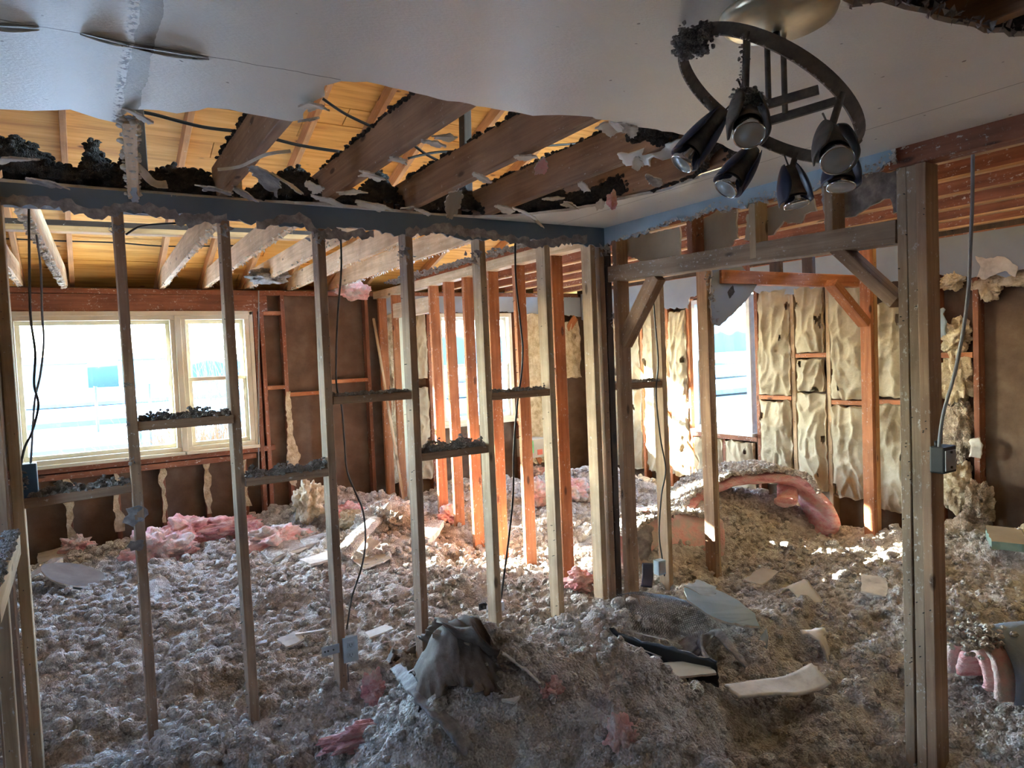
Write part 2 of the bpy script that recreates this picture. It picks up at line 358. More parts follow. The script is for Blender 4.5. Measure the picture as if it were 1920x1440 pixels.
def ribbon_mb(path, width_dir, width, thick, seed=0, amp=.004, nu=None, nv=8, fs=14, mi=0, mi_back=None, mi_edge=None, jagv=0.0, fluff=0.0, fluff_fs=40):
    """a sheet or mat swept along a path; irregular, with real thickness"""
    pts = [Vector(p) for p in path]; wd0 = Vector(width_dir)
    L = [0]
    for a, b in zip(pts, pts[1:]): L.append(L[-1]+(b-a).length)
    nu = nu or max(8, int(L[-1]/.025)); T = L[-1]
    def at(s):
        s = max(0, min(T, s))
        for i in range(len(pts)-1):
            if s <= L[i+1] or i == len(pts)-2:
                t = (s-L[i])/max(1e-6, L[i+1]-L[i]); p0 = pts[max(0, i-1)]; p1 = pts[i]; p2 = pts[i+1]; p3 = pts[min(len(pts)-1, i+2)]
                return 0.5*((2*p1)+(p2-p0)*t+(2*p0-5*p1+4*p2-p3)*t*t+(3*p1-p0-3*p2+p3)*t**3)
    top = []; bot = []; ed = Vector((seed*3.7, seed*1.1, 0))
    for i in range(nu+1):
        s = T*i/nu; p = at(s); d = (at(s+.01)-at(s-.01)); d = d.normalized() if d.length > 1e-7 else Vector((1, 0, 0))
        wd = (wd0-d*wd0.dot(d)).normalized(); nn = d.cross(wd)
        if nn.z < 0 and abs(nn.z) > .2: nn = nn
        for j in range(nv+1):
            w = (j/nv-.5)*width
            e = jagv*noise.noise(Vector((s*25, j, seed)))*(1 if j in (0, nv) else .3)
            e2 = jagv*noise.noise(Vector((j*2.1, seed, 3)))*(1 if i in (0, nu) else 0)
            q = p+wd*(w+e)+d*e2
            h = amp*noise.noise(q*fs+ed)+amp*2*noise.noise(q*fs*.3+ed)
            fl = fluff*abs(noise.noise(q*fluff_fs+ed)); fb = fluff*abs(noise.noise(q*fluff_fs+ed*2+Vector((5, 5, 5))))
            taper = 1 if fluff == 0 else (1-abs(2*j/nv-1)**4*.6)
            top.append(q+nn*(h+thick*.5*taper+fl)); bot.append(q+nn*(h-thick*.5*taper-fb))
    mb = MB(); n = nv+1; q = []; qb = []
    for i in range(nu):
        for j in range(nv):
            a = i*n+j; q.append((a, a+1, a+n+1, a+n)); qb.append((a+n, a+n+1, a+1, a))
    o = len(top); rim = [i*n for i in range(nu+1)]; rim2 = [i*n+nv for i in range(nu+1)]; e0 = list(range(n)); e1 = [nu*n+j for j in range(n)]
    sides = []
    for seq, flip in ((rim, 0), (rim2, 1), (e0, 1), (e1, 0)):
        for a, b in zip(seq, seq[1:]): sides.append((a, b, b+o, a+o) if not flip else (b, a, a+o, b+o))
    allv = top+bot; mb.v = [tuple(v) for v in allv]
    mb.f = q+[tuple(i+o for i in f) for f in qb]+sides
    mb.mi = [mi]*len(q)+[mi if mi_back is None else mi_back]*len(qb)+[mi if mi_edge is None else mi_edge]*len(sides)
    mb.sm = [True]*len(mb.f)
    return mb
def fluff_mb(c, radii, seed=0, sub=5, amp=.5, fs=1.7, fine=.10, finefs=9, rot=0):
    mb = MB(); vs, f = ico(sub); k = Vector((seed*3.3, seed*1.9, seed)); out = []; cr, sr = math.cos(rot), math.sin(rot)
    for v in vs:
        r = 1+amp*noise.noise(v*fs+k)+amp*.5*noise.noise(v*fs*2.3+k)+fine*noise.noise(Vector((v.x*finefs, v.y*finefs*.5, v.z*finefs))+k)+fine*.6*noise.noise(v*finefs*2.7+k)
        x, y, z = v.x*radii[0]*r, v.y*radii[1]*r, v.z*radii[2]*r
        out.append((c[0]+x*cr-y*sr, c[1]+x*sr+y*cr, c[2]+z))
    mb.add(out, f, 0, True); return mb
def lump(mb, other): 
    o = len(mb.v); mb.v += other.v; mb.f += [tuple(i+o for i in f) for f in other.f]; mb.mi += other.mi; mb.sm += other.sm

exec_order = 'camera, light, structure, objects'
# ------------------------------------------------------------------ plan of the place (metres)
CEIL = 2.44; YA = 3.22; XB = 2.70; Y1 = 7.0; X2 = 5.45
MOUNDS = [ # x, y, height, sx, sy
 (1.13, 2.42, .33, .22, .22), (1.38, 2.22, .34, .30, .26), (1.85, 2.15, .27, .33, .25), (1.0, 2.15, .22, .30, .22), (1.55, 1.75, .20, .4, .3),
 (2.45, 2.75, .16, .35, .22), (2.95, 2.45, .16, .35, .3), (2.15, 2.75, .10, .4, .3), (3.3, 1.25, .10, .3, .3),
 (4.5, 4.05, .34, .75, .5), (3.45, 3.75, .16, .5, .4), (3.5, 6.2, .30, .7, .6), (4.6, 5.6, .30, .6, .6), (2.05, 6.55, .30, .45, .4), (2.5, 5.9, .15, .3, .5), (1.85, 5.3, .16, .45, .35), (3.35, 5.0, .12, .4, .4),
 (5.2, 2.4, .16, .25, .8), (4.3, 2.6, .08, .6, .3), (1.0, 6.7, .12, .9, .3), (.2, 5.3, .08, .5, .5), (.9, 2.75, .10, .25, .2), (.35, 2.9, .08, .3, .25), (3.9, 1.9, .12, .6, .35), (0.0, 3.1, .05, .3, .2)]
HOLES = [(2.6, 1.35, .12, .3, .3), (2.12, 1.78, .24, .28, .22), (2.45, 1.95, .12, .30, .12), (.75, 3.0, .08, .30, .16), (2.3, 1.45, .10, .3, .2), (1.0, 1.85, .14, .3, .18), (2.95, 2.1, .10, .2, .15)]
def smooth_h(x, y):
    h = .13 + 0*x
    for cx, cy, a, sx, sy in MOUNDS: h = h + a*np.exp(-((x-cx)/sx)**2-((y-cy)/sy)**2)
    for cx, cy, a, sx, sy in HOLES: h = h - a*np.exp(-((x-cx)/sx)**2-((y-cy)/sy)**2)
    return h
_rs = np.random.RandomState(3); _LAT = _rs.rand(256, 256)
def vnoise(x, y, s, ox=0, oy=0):
    x = x/s+ox+1000; y = y/s+oy+1000; xi = np.floor(x).astype(int); yi = np.floor(y).astype(int); fx = x-xi; fy = y-yi
    fx = fx*fx*(3-2*fx); fy = fy*fy*(3-2*fy); g = lambda a, b: _LAT[a % 256, b % 256]
    return (g(xi, yi)*(1-fx)+g(xi+1, yi)*fx)*(1-fy)+(g(xi, yi+1)*(1-fx)+g(xi+1, yi+1)*fx)*fy-.5
def worley(x, y, s, o=0):
    x = x/s+500+o; y = y/s+500-o; xi = np.floor(x).astype(int); yi = np.floor(y).astype(int); best = np.full(x.shape, 9.)
    for dx in (-1, 0, 1):
        for dy in (-1, 0, 1):
            a, b = xi+dx, yi+dy; px = a+_LAT[(a+o) % 256, (b*3+7) % 256]; py = b+_LAT[(a*5+11) % 256, (b+o) % 256]
            best = np.minimum(best, (px-x)**2+(py-y)**2)
    return np.sqrt(best)
def full_h(x, y):
    h = smooth_h(x, y)
    rug = .35+1.3*np.clip(vnoise(x, y, .35, 3)+.5, 0, 1)
    h = h+.10*vnoise(x, y, .42)+.06*vnoise(x, y, .17, 5)*rug+.045*vnoise(x, y, .085, 9)*rug
    wx = x+.05*vnoise(x, y, .09, 31); wy = y+.05*vnoise(x, y, .09, 0, 31)
    for s, a in ((.085, .044), (.045, .030), (.022, .011)):
        d = worley(wx, wy, s, int(s*1000)); h = h+a*rug*(np.sqrt(np.clip(1-d*d*1.3, 0, 1))-.35)
    return np.maximum(h, .012+.01*vnoise(x, y, .1))
def H(x, y): return float(full_h(np.array([x]), np.array([y]))[0])
def HS(x, y): return float(smooth_h(np.array([x]), np.array([y]))[0])+.03
_T = np.linspace(1.0, 9.5, 900)
def onfloor(x, y):           # the point of the debris bed seen at a place of the photo
    d = ray(x, y); d = d/_fw.dot(d); X, Y, Z = d.x*_T, d.y*_T, EYE+d.z*_T
    k = np.argmax(Z < smooth_h(X, Y)+.03); return Vector((X[k], Y[k], Z[k])) if k else atZ(x, y, .2)
# ------------------------------------------------------------------ structure
def structure(mb, name, mats): return tag(mb.build(name, mats), kind='structure')
# floor slab and debris bed
mb = MB(); mb.box((-1.3, -2.6, -.12), (5.6, 7.2, 0)); structure(mb, 'floor', M['joist'])
def grid_mesh(x0, x1, y0, y1, d):
    nx = int((x1-x0)/d)+1; ny = int((y1-y0)/d)+1; X, Y = np.meshgrid(np.linspace(x0, x1, nx), np.linspace(y0, y1, ny)); Z = full_h(X, Y)
    jx = .35*d*(_rs.rand(*X.shape)-.5); Xf, Yf = X+jx, Y+.35*d*(_rs.rand(*X.shape)-.5)
    Xf[:, 0] = x0; Xf[:, -1] = x1; Yf[0] = y0; Yf[-1] = y1
    v = np.stack([Xf.ravel(), Yf.ravel(), Z.ravel()], 1); i = np.arange(nx*ny).reshape(ny, nx)
    f = np.stack([i[:-1, :-1].ravel(), i[:-1, 1:].ravel(), i[1:, 1:].ravel(), i[1:, :-1].ravel()], 1); return v, f
v1, f1 = grid_mesh(-.9, 5.44, .7, 3.7, .0105); v2, f2 = grid_mesh(-.9, 5.44, 3.7, 6.98, .0155)
V = np.concatenate([v1, v2]); F = np.concatenate([f1, f2+len(v1)])
me = bpy.data.meshes.new('cellulose_insulation'); me.vertices.add(len(V)); me.vertices.foreach_set('co', V.ravel())
me.loops.add(F.size); me.loops.foreach_set('vertex_index', F.ravel()); me.polygons.add(len(F)); me.polygons.foreach_set('loop_start', np.arange(0, F.size, 4)); me.polygons.foreach_set('loop_total', np.full(len(F), 4))
me.update(calc_edges=True); me.validate(); me.materials.append(M['clump']); me.polygons.foreach_set('use_smooth', [True]*len(F))
bed = bpy.data.objects.new('cellulose_insulation', me); COL.objects.link(bed)
tag(bed, 'deep lumpy bed of grey cellulose insulation covering the whole floor', 'insulation', kind='stuff')
# loose popcorn clumps on the bed
mb = MB(); rr = random.Random(5); pts = []; rad_ = []
while len(pts) < 13000:
    y = .9+5.9*rr.random()**1.5; x = rr.uniform(-.5, 5.3)
    if x > 1.2+y*1.4+.8: continue
    if float(_LAT[int(x*6+50) % 256, int(y*6+9) % 256]) < .3 and rr.random() < .7: continue
    pts.append((x, y, 0)); rad_.append(rr.uniform(.006, .019)*(1 if rr.random() > .08 else 1.6)*(1+.12*y))
hh = full_h(np.array([p[0] for p in pts]), np.array([p[1] for p in pts]))
pts = [(p[0], p[1], float(h)+r*.35) for p, h, r in zip(pts, hh, rad_)]
add_clumps(mb, pts, rad_, rr, 2)
tag(mb.build('insulation_clumps', M['clump']), 'small loose clumps of grey insulation scattered over the nearer floor', 'insulation', kind='stuff')

# ---- ceiling sheet with the torn hole
def P2(x, y): p = atZ(x, y, CEIL); return (p.x, p.y)
upper = [P2(*q) for q in ((0,205),(60,209),(130,206),(185,222),(222,231),(238,206),(275,205),(330,212),(390,203),(430,206),(500,219),(545,227),(566,224),(580,196),(606,180),(612,162),(640,153),(690,152),(735,163),(800,180),(860,192),(930,206),(1000,216),(1090,217),(1140,226),(1200,238),(1260,248),(1330,262),(1385,285))]
lower = [P2(*q) for q in ((0,341),(120,350),(260,366),(380,377),(500,380),(620,386),(700,393),(800,404),(900,409),(980,405),(1060,396),(1120,386),(1180,371),(1240,360),(1300,338),(1360,318),(1388,300))]
near = [(1.33, -2.4), (1.30, -.4), P2(1562, -20), P2(1572, 0), P2(1600, 12), P2(1650, 6), P2(1700, 16), P2(1780, 42), P2(1850, 60), P2(1920, 70), (2.12, .80), (2.4, .86), (2.69, .83)]
up_l = jag([(-1.25, upper[0][1])]+upper+list(reversed(lower))+[(-1.25, lower[0][1])], .006, .03, 3)
near_j = jag(near, .008, .04, 5)
poly = [(-1.25, -2.4)]+[tuple(p) for p in near_j]+[(2.695, YA+.0)]+[(-1.25, YA+.0)]+[tuple(p) for p in reversed(up_l)]
mb = sheet_mb(poly, lambda a, b: (a, b, CEIL), (0, 0, .013), 0, 1, 1); structure(mb, 'ceiling', [M['ceiling'], M['paper']])
# paper lips that have sagged open along the ceiling seam
for k, (a, b, w_) in enumerate((((-40, 46), (74, 54), .022), ((150, 62), (243, 86), .03), ((243, 86), (392, 110), .026))):
    p, q = atZ(*a, CEIL), atZ(*b, CEIL); L1 = [p.lerp(q, i/12) for i in range(13)]; mb = MB(); vs = []
    for i, c in enumerate(L1):
        e = math.sin(math.pi*i/12); vs += [(c.x, c.y+.002, CEIL-.0005), (c.x, c.y-w_*.9*e, CEIL-.001-.016*e), (c.x, c.y-w_*.9*e, CEIL-.0035-.016*e), (c.x, c.y+.002, CEIL-.003)]
    mb.add(vs, [(i*4+j, i*4+(j+1) % 4, (i+1)*4+(j+1) % 4, (i+1)*4+j) for i in range(12) for j in range(4)], 0, True)
    tag(mb.build('seam_lip', M['ceiling']), ['sagging seam lip at the far left edge of the ceiling', 'sagging seam lip left of the bare ceiling strip', 'sagging seam lip right of the bare ceiling strip'][k], 'tape', 'sagging lips on the ceiling seam')

# ---- partition wall strips left under the ceiling
def wallstrip(name, top, bot, f3, th, mats, amp=.009, step=.02, seed=0):
    poly = [tuple(p) for p in top]+[tuple(p) for p in jag(list(reversed(bot)), amp, step, seed)]
    return structure(sheet_mb(poly, f3, th), name, mats)
def A2(x, y, Y=YA-.012): p = atY(x, y, Y); return (p.x, p.z)
bot = [(-1.25, 2.33)]+[A2(*q) for q in ((0,372),(60,372),(130,388),(190,404),(250,398),(330,403),(400,404),(480,420),(545,425),(600,430),(680,428),(740,440),(810,436),(880,450),(960,450),(1040,447),(1090,460),(1128,462))]+[(2.69, 2.32)]
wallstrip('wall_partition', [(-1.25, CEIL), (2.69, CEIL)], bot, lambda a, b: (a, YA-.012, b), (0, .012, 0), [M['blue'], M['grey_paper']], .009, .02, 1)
# paper torn off the lower half of the strip
bot2 = [(-1.25, 2.345)]+[A2(*q) for q in ((0,368),(110,372),(190,392),(235,380),(300,386),(345,403),(425,400),(480,414),(560,398),(600,430),(700,432),(760,430),(830,420),(900,430),(1000,450),(1100,440),(1125,450))]
for k, (i0, i1) in enumerate(((1, 4), (4, 7), (8, 11), (12, 14), (14, 16))):
    seg = bot2[i0:i1+1]; top = jag(seg, .012, .018, 30+k); low = [(p[0], p[1]-.035-.02*((j*7) % 3)/3) for j, p in enumerate(seg)]
    poly = [tuple(p) for p in top]+[tuple(p) for p in jag(list(reversed(low)), .012, .015, 60+k)]
    tag(sheet_mb(poly, lambda a, b: (a, YA-.0155, b), (0, .003, 0)).build('torn_wall_paper', [M['grey_paper'], M['grey_paper']]),
        ['grey torn paper on the blue strip above the far left studs', 'grey torn paper on the blue strip above the second bare stud', 'grey torn paper on the blue strip above the third bare stud', 'grey torn paper on the blue strip above the fifth bare stud', 'grey torn paper on the blue strip beside the room corner'][k], 'torn paper', 'torn paper scraps on the blue strip')
def B2(x, y, X=XB-.012): p = atX(x, y, X); return (p.y, p.z)
top = [(YA, CEIL), (1.49, CEIL)]
botB = [(YA, 2.335)]+[B2(*q) for q in ((1160,450),(1200,440),(1240,425),(1262,415),(1300,412),(1330,395),(1385,392),(1430,376),(1490,366),(1540,350),(1600,335),(1640,322),(1680,300))]+[(1.49, 2.41)]
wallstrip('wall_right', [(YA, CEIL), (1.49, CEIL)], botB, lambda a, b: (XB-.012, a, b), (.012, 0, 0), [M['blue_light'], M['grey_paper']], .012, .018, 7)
# crumbled corner mesh along that wall
mb = MB(); rr = random.Random(12)
for k in range(420):
    t = rr.random(); i = min(len(botB)-3, int(t*(len(botB)-2))); a, b = botB[i+1], botB[min(i+2, len(botB)-1)]; u = rr.random()
    y = a[0]+(b[0]-a[0])*u; z = a[1]+(b[1]-a[1])*u+rr.uniform(-.012, .035)*(1 if i > 4 else .4); s = rr.uniform(.004, .013)
    q = [Vector((XB-.014-rr.random()*.012+rr.uniform(-s, s)*.6, y+rr.uniform(-s, s), z+rr.uniform(-s, s))) for _ in range(4)]
    mb.add(q, [(0, 1, 2), (0, 2, 3), (0, 1, 3), (1, 2, 3)])
tag(mb.build('crumbled_plaster', M['paper']), 'crumbled plaster and torn mesh along the lower edge of the pale blue wall strip', 'plaster', kind='stuff')

# ---- exterior wall at the back: sheathing around its windows
def wall_with_holes(name, u0, u1, z0, z1, holes, f3, th, mats):
    us = sorted({u0, u1}|{h[0] for h in holes}|{h[1] for h in holes}); zs = sorted({z0, z1}|{h[2] for h in holes}|{h[3] for h in holes}); mb = MB()
    for i in range(len(us)-1):
        for j in range(len(zs)-1):
            cu, cz = (us[i]+us[i+1])/2, (zs[j]+zs[j+1])/2
            if any(h[0] < cu < h[1] and h[2] < cz < h[3] for h in holes): continue
            a = Vector(f3(us[i], zs[j])); b = Vector(f3(us[i+1], zs[j+1]))+Vector(th); mb.box(a, b)
    return structure(mb, name, mats)
WIN1 = (-.44, 1.44, .96, 2.21); WIN2 = (3.44, 4.40, .96, 2.21); WIN3 = (4.40, 5.16, .86, 2.22)
wall_with_holes('wall_back', -1.3, 5.6, -.1, 2.46, [WIN1, WIN2], lambda a, b: (a, Y1+.092, b), (0, .06, 0), M['sheath'])
wall_with_holes('wall_far_right', -2.4, 7.1, -.1, 2.46, [WIN3], lambda a, b: (X2+.092, a, b), (.06, 0, 0), M['sheath'])
mb = MB(); mb.box((X2+.02, -2.4, 2.44), (X2+.15, 7.1, 2.85)); structure(mb, 'wall_gable', M['dark_wood'])  # added strip hiding the sky gap; left open above for attic light
mb = MB(); mb.box((-1.35, 2.8, -.1), (-1.25, 7.15, 4.3)); mb.box((-1.35, 2.5, -.1), (-1.25, 2.8, 1.3)); mb.box((-1.35, 2.5, 1.9), (-1.25, 2.8, 4.3)); mb.box((-1.35, -2.5, -.1), (-1.25, 2.5, 4.3)); structure(mb, 'wall_left_unseen', M['sheath'])  # unseen wall blocking the sun; opening added to light the near room
mb = MB(); mb.box((-1.35, -2.6, -.1), (5.6, -2.5, 4.3)); structure(mb, 'wall_rear_unseen', M['sheath'])  # unseen wall, added to cut the sky light from behind the camera
# drywall band left at the top of the far right wall and of the back wall beyond the partition
def C2(x, y): p = atX(x, y, X2-.012); return (p.y, p.z)
botC = [(-1, 2.12)]+[C2(*q) for q in ((1920,505),(1885,520),(1850,515),(1810,520),(1780,522),(1745,512))]+[(2.95, 2.17), (3.3, 2.14), (3.7, 2.19), (4.0, 2.15), (4.3, 2.2), (4.4, 2.24), (5.16, 2.24), (5.2, 2.12), (5.6, 2.16), (6.0, 2.10), (6.4, 2.14), (6.99, 2.12)]
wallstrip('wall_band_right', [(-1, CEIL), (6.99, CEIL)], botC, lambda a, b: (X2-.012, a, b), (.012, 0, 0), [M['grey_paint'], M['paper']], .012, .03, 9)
botD = [(2.8, 2.2), (3.1, 2.19), (3.44, 2.22), (4.4, 2.22), (4.7, 2.18), (5.0, 2.2), (5.43, 2.16)]
wallstrip('wall_band_back', [(2.8, 2.40), (5.43, 2.40)], botD, lambda a, b: (a, Y1-.012, b), (0, .012, 0), [M['grey_paint'], M['paper']], .01, .03, 11)

# ---- roof deck of boards, two slopes
def roofz(y, ridge=2.3): return 2.62+.33*(7.0-y) if y > ridge else 2.62+.33*(7.0-ridge)-.33*(ridge-y)
mb = MB(); w = .185; s = 0; k = 0; rr = random.Random(4); sl = math.atan(.33)
y = 7.75
while y > 2.3:
    y2 = y-w*math.cos(sl); c = rr.uniform(-.003, .003)
    for x0, x1 in ((-1.3, 1.9+rr.uniform(-.8, .8)), (1.9, 6.4)):
        pass
    cut = rr.uniform(.2, 4.5)
    for x0, x1 in ((-1.3, cut-.003), (cut+.003, 6.4)):
        A = (x0, y-.004, roofz(y-.004)+c); B = (x0, y2, roofz(y2)+c)
        mb.add([(x0, A[1], A[2]), (x1, A[1], A[2]), (x1, B[1], B[2]), (x0, B[1], B[2]), (x0, A[1], A[2]+.02), (x1, A[1], A[2]+.02), (x1, B[1], B[2]+.02), (x0, B[1], B[2]+.02)],
               [(0,3,2,1),(4,5,6,7),(0,1,5,4),(1,2,6,5),(2,3,7,6),(3,0,4,7)])
    y = y2
while y > -2.4:
    y2 = y-w*math.cos(sl)
    mb.add([(-1.3, y-.004, roofz(y-.004)), (6.4, y-.004, roofz(y-.004)), (6.4, y2, roofz(y2)), (-1.3, y2, roofz(y2)), (-1.3, y-.004, roofz(y)+.02), (6.4, y-.004, roofz(y)+.02), (6.4, y2, roofz(y2)+.02), (-1.3, y2, roofz(y2)+.02)],
           [(0,3,2,1),(4,5,6,7),(0,1,5,4),(1,2,6,5),(2,3,7,6),(3,0,4,7)]); y = y2
def mat_deck():
    m, t, b = nodes('pine_roof_boards'); tc = t.nodes.new('ShaderNodeTexCoord')
    mp = t.nodes.new('ShaderNodeMapping'); mp.inputs['Scale'].default_value = (1.2, 16, 16); t.links.new(tc.outputs['Object'], mp.inputs[0])
    n = noise_n(t, mp.outputs[0], 1.4, 6, .6, .4); r = ramp(t, n.outputs[0], [(.3, (.60, .27, .06)), (.5, (.82, .45, .11)), (.7, (.92, .58, .19))])
    br = N(t, 'TexVoronoi', Scale=1.0); m2 = t.nodes.new('ShaderNodeMapping'); m2.inputs['Scale'].default_value = (3.5, 8.5, 1); t.links.new(tc.outputs['Object'], m2.inputs[0]); t.links.new(m2.outputs[0], br.inputs['Vector'])
    rk = ramp(t, br.outputs['Distance'], [(.06, (1, 1, 1)), (.12, (0, 0, 0))]); c = mix(t, rk.outputs[0], r.outputs[0], (.25, .10, .03))
    t.links.new(c, b.inputs['Base Color']); b.inputs['Roughness'].default_value = .75; return m
M['roof'] = mat_deck(); structure(mb, 'roof_deck', M['roof'])
mb = MB()
mb.add([(-1.35, 7.8, roofz(7.8)+.03), (6.45, 7.8, roofz(7.8)+.03), (6.45, 2.3, roofz(2.3)+.03), (-1.35, 2.3, roofz(2.3)+.03), (6.45, -2.5, roofz(-2.5)+.03), (-1.35, -2.5, roofz(-2.5)+.03)], [(0, 1, 2, 3), (3, 2, 4, 5)])
mb2 = MB(); mb2.v = mb.v+[(a, b, c+.02) for a, b, c in mb.v]; mb2.f = mb.f+[tuple(i+6 for i in f) for f in mb.f]+[(0,1,7,6),(1,2,8,7),(2,4,10,8),(4,5,11,10),(5,3,9,11),(3,0,6,9)]; mb2.mi = [0]*len(mb2.f); mb2.sm = [False]*len(mb2.f)
structure(mb2, 'roof_covering', M['dark_wood'])
mb = MB(); mb.box((-1.3, 7.70, 2.30), (6.4, 7.74, 2.62)); mb.box((-1.3, 7.15, 2.27), (6.4, 7.72, 2.30)); structure(mb, 'trim_1', M['dark_wood'])

# ------------------------------------------------------------------ windows
def frame_mb(u0, u1, z0, z1, w, f3box, d0, d1):
    mb = MB()
    for a in ((u0, u1, z0, z0+w), (u0, u1, z1-w, z1), (u0, u0+w, z0+w, z1-w), (u1-w, u1, z0+w, z1-w)):
        p, q = f3box(a[0], a[2], d0), f3box(a[1], a[3], d1); mb.box(p, q, 0, .004)
    return mb
def window_thing(name, u0, u1, z0, z1, fb, ref, sash, mats=('cream', 'white')):
    root = empty(name, ref); root['kind'] = 'structure'
    part(frame_mb(u0, u1, z0, z1, .045, fb, 0, .13), 'window_frame', M[mats[0]], root)
    g = MB()
    if sash == 'fixed':
        s = part(frame_mb(u0+.045, u1-.045, z0+.045, z1-.045, .035, fb, .05, .09), 'sash', M[mats[0]], root)
        p, q = fb(u0+.07, z0+.07, .068), fb(u1-.07, z1-.07, .072); g.box(p, q); part(g, 'pane', M['glass'], root)
    else:
        zm = (z0+z1)/2+.03
        part(frame_mb(u0+.045, u1-.045, zm-.02, z1-.045, .035, fb, .07, .10), 'upper_sash', M[mats[1]], root)
        part(frame_mb(u0+.045, u1-.045, z0+.045, zm+.02, .035, fb, .035, .065), 'lower_sash', M[mats[1]], root)
        p, q = fb(u0+.07, zm, .083), fb(u1-.07, z1-.07, .087); g.box(p, q); part(g, 'pane', M['glass'], root)
        g = MB(); p, q = fb(u0+.07, z0+.07, .048), fb(u1-.07, zm, .052); g.box(p, q); part(g, 'pane', M['glass'], root)
    sl = MB(); sl.box(fb(u0-.03, z0-.025, -.04), fb(u1+.03, z0+.004, .12), 0, .003); part(sl, 'window_sill', M[mats[0]], root)
    return root
fbk = lambda u, z, d: (u, Y1-.01+d, z)
fbr = lambda u, z, d: (X2-.01+d, u, z)
window_thing('window_1', -.44, .80, .96, 2.21, fbk, (.18, Y1, .96), 'fixed')
window_thing('window_2', .84, 1.44, .96, 2.21, fbk, (1.14, Y1, .96), 'hung', ('cream', 'cream'))
window_thing('window_3', 3.44, 4.40, .96, 2.21, fbk, (3.9, Y1, .96), 'hung', ('cream', 'white'))
window_thing('window_4', 4.42, 5.15, .87, 2.20, fbr, (X2, 4.78, .87), 'hung', ('white', 'white'))
for k, (a, b) in enumerate((((.795, 6.975, .965), (.845, 7.03, 2.205)), ((1.44, 6.985, .93), (1.475, 7.02, 2.24)), ((-.47, 6.985, 2.205), (1.475, 7.03, 2.245)))):
    mb = MB(); mb.box(a, b, 0, .004); structure(mb, 'trim_%d' % (k+2), M['cream'])
# ------------------------------------------------------------------ framing timbers
def T(o, label, cat='stud', group=None): return tag(o, label, cat, group)
# near partition (runs along X): studs, base buried in the bed
AS = [(.17, 'stud', 'dark stud with two round torn paper scraps low down, left of the big window mullion'),
      (.575, 'stud', 'dark stud standing in front of the narrow sash of the big window'),
      (.985, 'stud', 'stud holding the pale blue wall outlet near its foot'),
      (1.42, 'stud', 'stud with a cream left side just right of the high lint-topped blocking'),
      (1.845, 'stud_pale', 'stud with a black cable bracket screwed to its foot'),
      (2.265, 'stud_pale', 'pale stud ending the row of cross blocks, just right of the hanging black cable'),
      (2.59, 'stud_pale', 'pale narrow stud immediately left of the dark room corner studs')]
for k, (x, mt, lb) in enumerate(AS):
    bx = x+R.uniform(-.006, .006)
    T(board('wall_stud', (bx+.019, YA+.045, .02), (x+.019, YA+.045, 2.37), .038, .089, M[mt], nails=16, nail_face='edge' if k % 2 else 'both', wob=.0025), lb, 'stud', 'studs of the near partition')
for x, w, lb in ((2.655, .038, 'dark stud left of the pair at the room corner'), (2.70, .042, 'darkest stud right in the room corner')):
    T(board('corner_stud', (x+.02, YA+.045, .02), (x+.02, YA+.045, 2.37), w, .089, M['dark_wood' if x > 2.69 else 'stud'], nails=8), lb, 'stud', 'studs at the room corner')
for x, mt, lb in ((3.125, 'stud_pale', 'stud beyond the corner with a black cable running down its left edge'), (3.555, 'stud', 'stud beyond the corner that still holds a hanging sheet of grey drywall')):
    T(board('wall_stud', (x+.019, YA+.045, .02), (x+.019, YA+.045, 2.40), .038, .089, M[mt], nails=10), lb, 'stud', 'studs beyond the room corner')
T(board('wall_stud', (3.603, YA+.05, .02), (3.603, YA+.05, 2.40), .038, .089, M['stud_pale'], nails=6), 'pale stud doubled against the one holding the grey drywall', 'stud', 'studs beyond the room corner')
T(board('top_plate', (-1.2, YA+.045, 2.405), (2.74, YA+.045, 2.405), .089, .072, M['dark_wood'], u=(0, 1, 0)), 'dark top plate hidden behind the blue strip over the near partition', 'plate')
# blocking with lint
rr = random.Random(21)
def lint(parent, x0, x1, y, z, n, seed, hmax=.03, axis='x', name='lint'):
    r2 = random.Random(seed); mb = MB(); P = []; Q = []
    for i in range(n):
        t = r2.random(); e = .35+.65*abs(math.sin(t*7+seed)); a = x0+(x1-x0)*t; b = y+r2.uniform(-.04, .04); zz = z+r2.random()*hmax*e*(1-abs(b-y)/.05)
        P.append((a, b, zz) if axis == 'x' else (b, a, zz)); Q.append(r2.uniform(.004, .010))
    add_clumps(mb, P, Q, r2, 2); return tag(part(mb, name, M['dust'], parent), kind='stuff')
BL = [(-.189, .17, 1.235, 1.245, 'stud', 'lint-covered blocking at far left, below the window and beside the blue box'),
      (.208, .575, 1.49, 1.49, 'stud', 'lint-covered blocking crossing in front of the big window'),
      (.613, .985, 1.205, 1.205, 'stud', 'lint-covered blocking low between the second and third bare stud'),
      (1.023, 1.42, 1.54, 1.54, 'stud', 'high blocking with a scrap of torn board lying on it'),
      (1.458, 1.845, 1.225, 1.225, 'stud', 'low blocking piled with lint in front of the orange studs'),
      (1.883, 2.265, 1.50, 1.50, 'stud', 'high blocking left of the hanging black cable, in front of the narrow window'),
      (2.745, 3.125, 1.50, 1.49, 'stud', 'short blocking beyond the corner with a white cup-like cap over its left end')]
for k, (x0, x1, za, zb, mt, lb) in enumerate(BL):
    root = empty('wall_blocking', (x0, YA+.045, za)); T(root, lb, 'blocking', 'cross blocks between studs')
    board('block', (x0, YA+.045, za), (x1, YA+.045, zb), .038, .085, M[mt], u=(0, 0, 1), parent=root, nails=3)
    lint(root, x0+.01, x1-.01, YA+.045, za+.02, (420 if k in (0, 1, 2, 4) else 170), k+40, .05 if k in (0, 1, 2) else (.07 if k == 4 else .02))
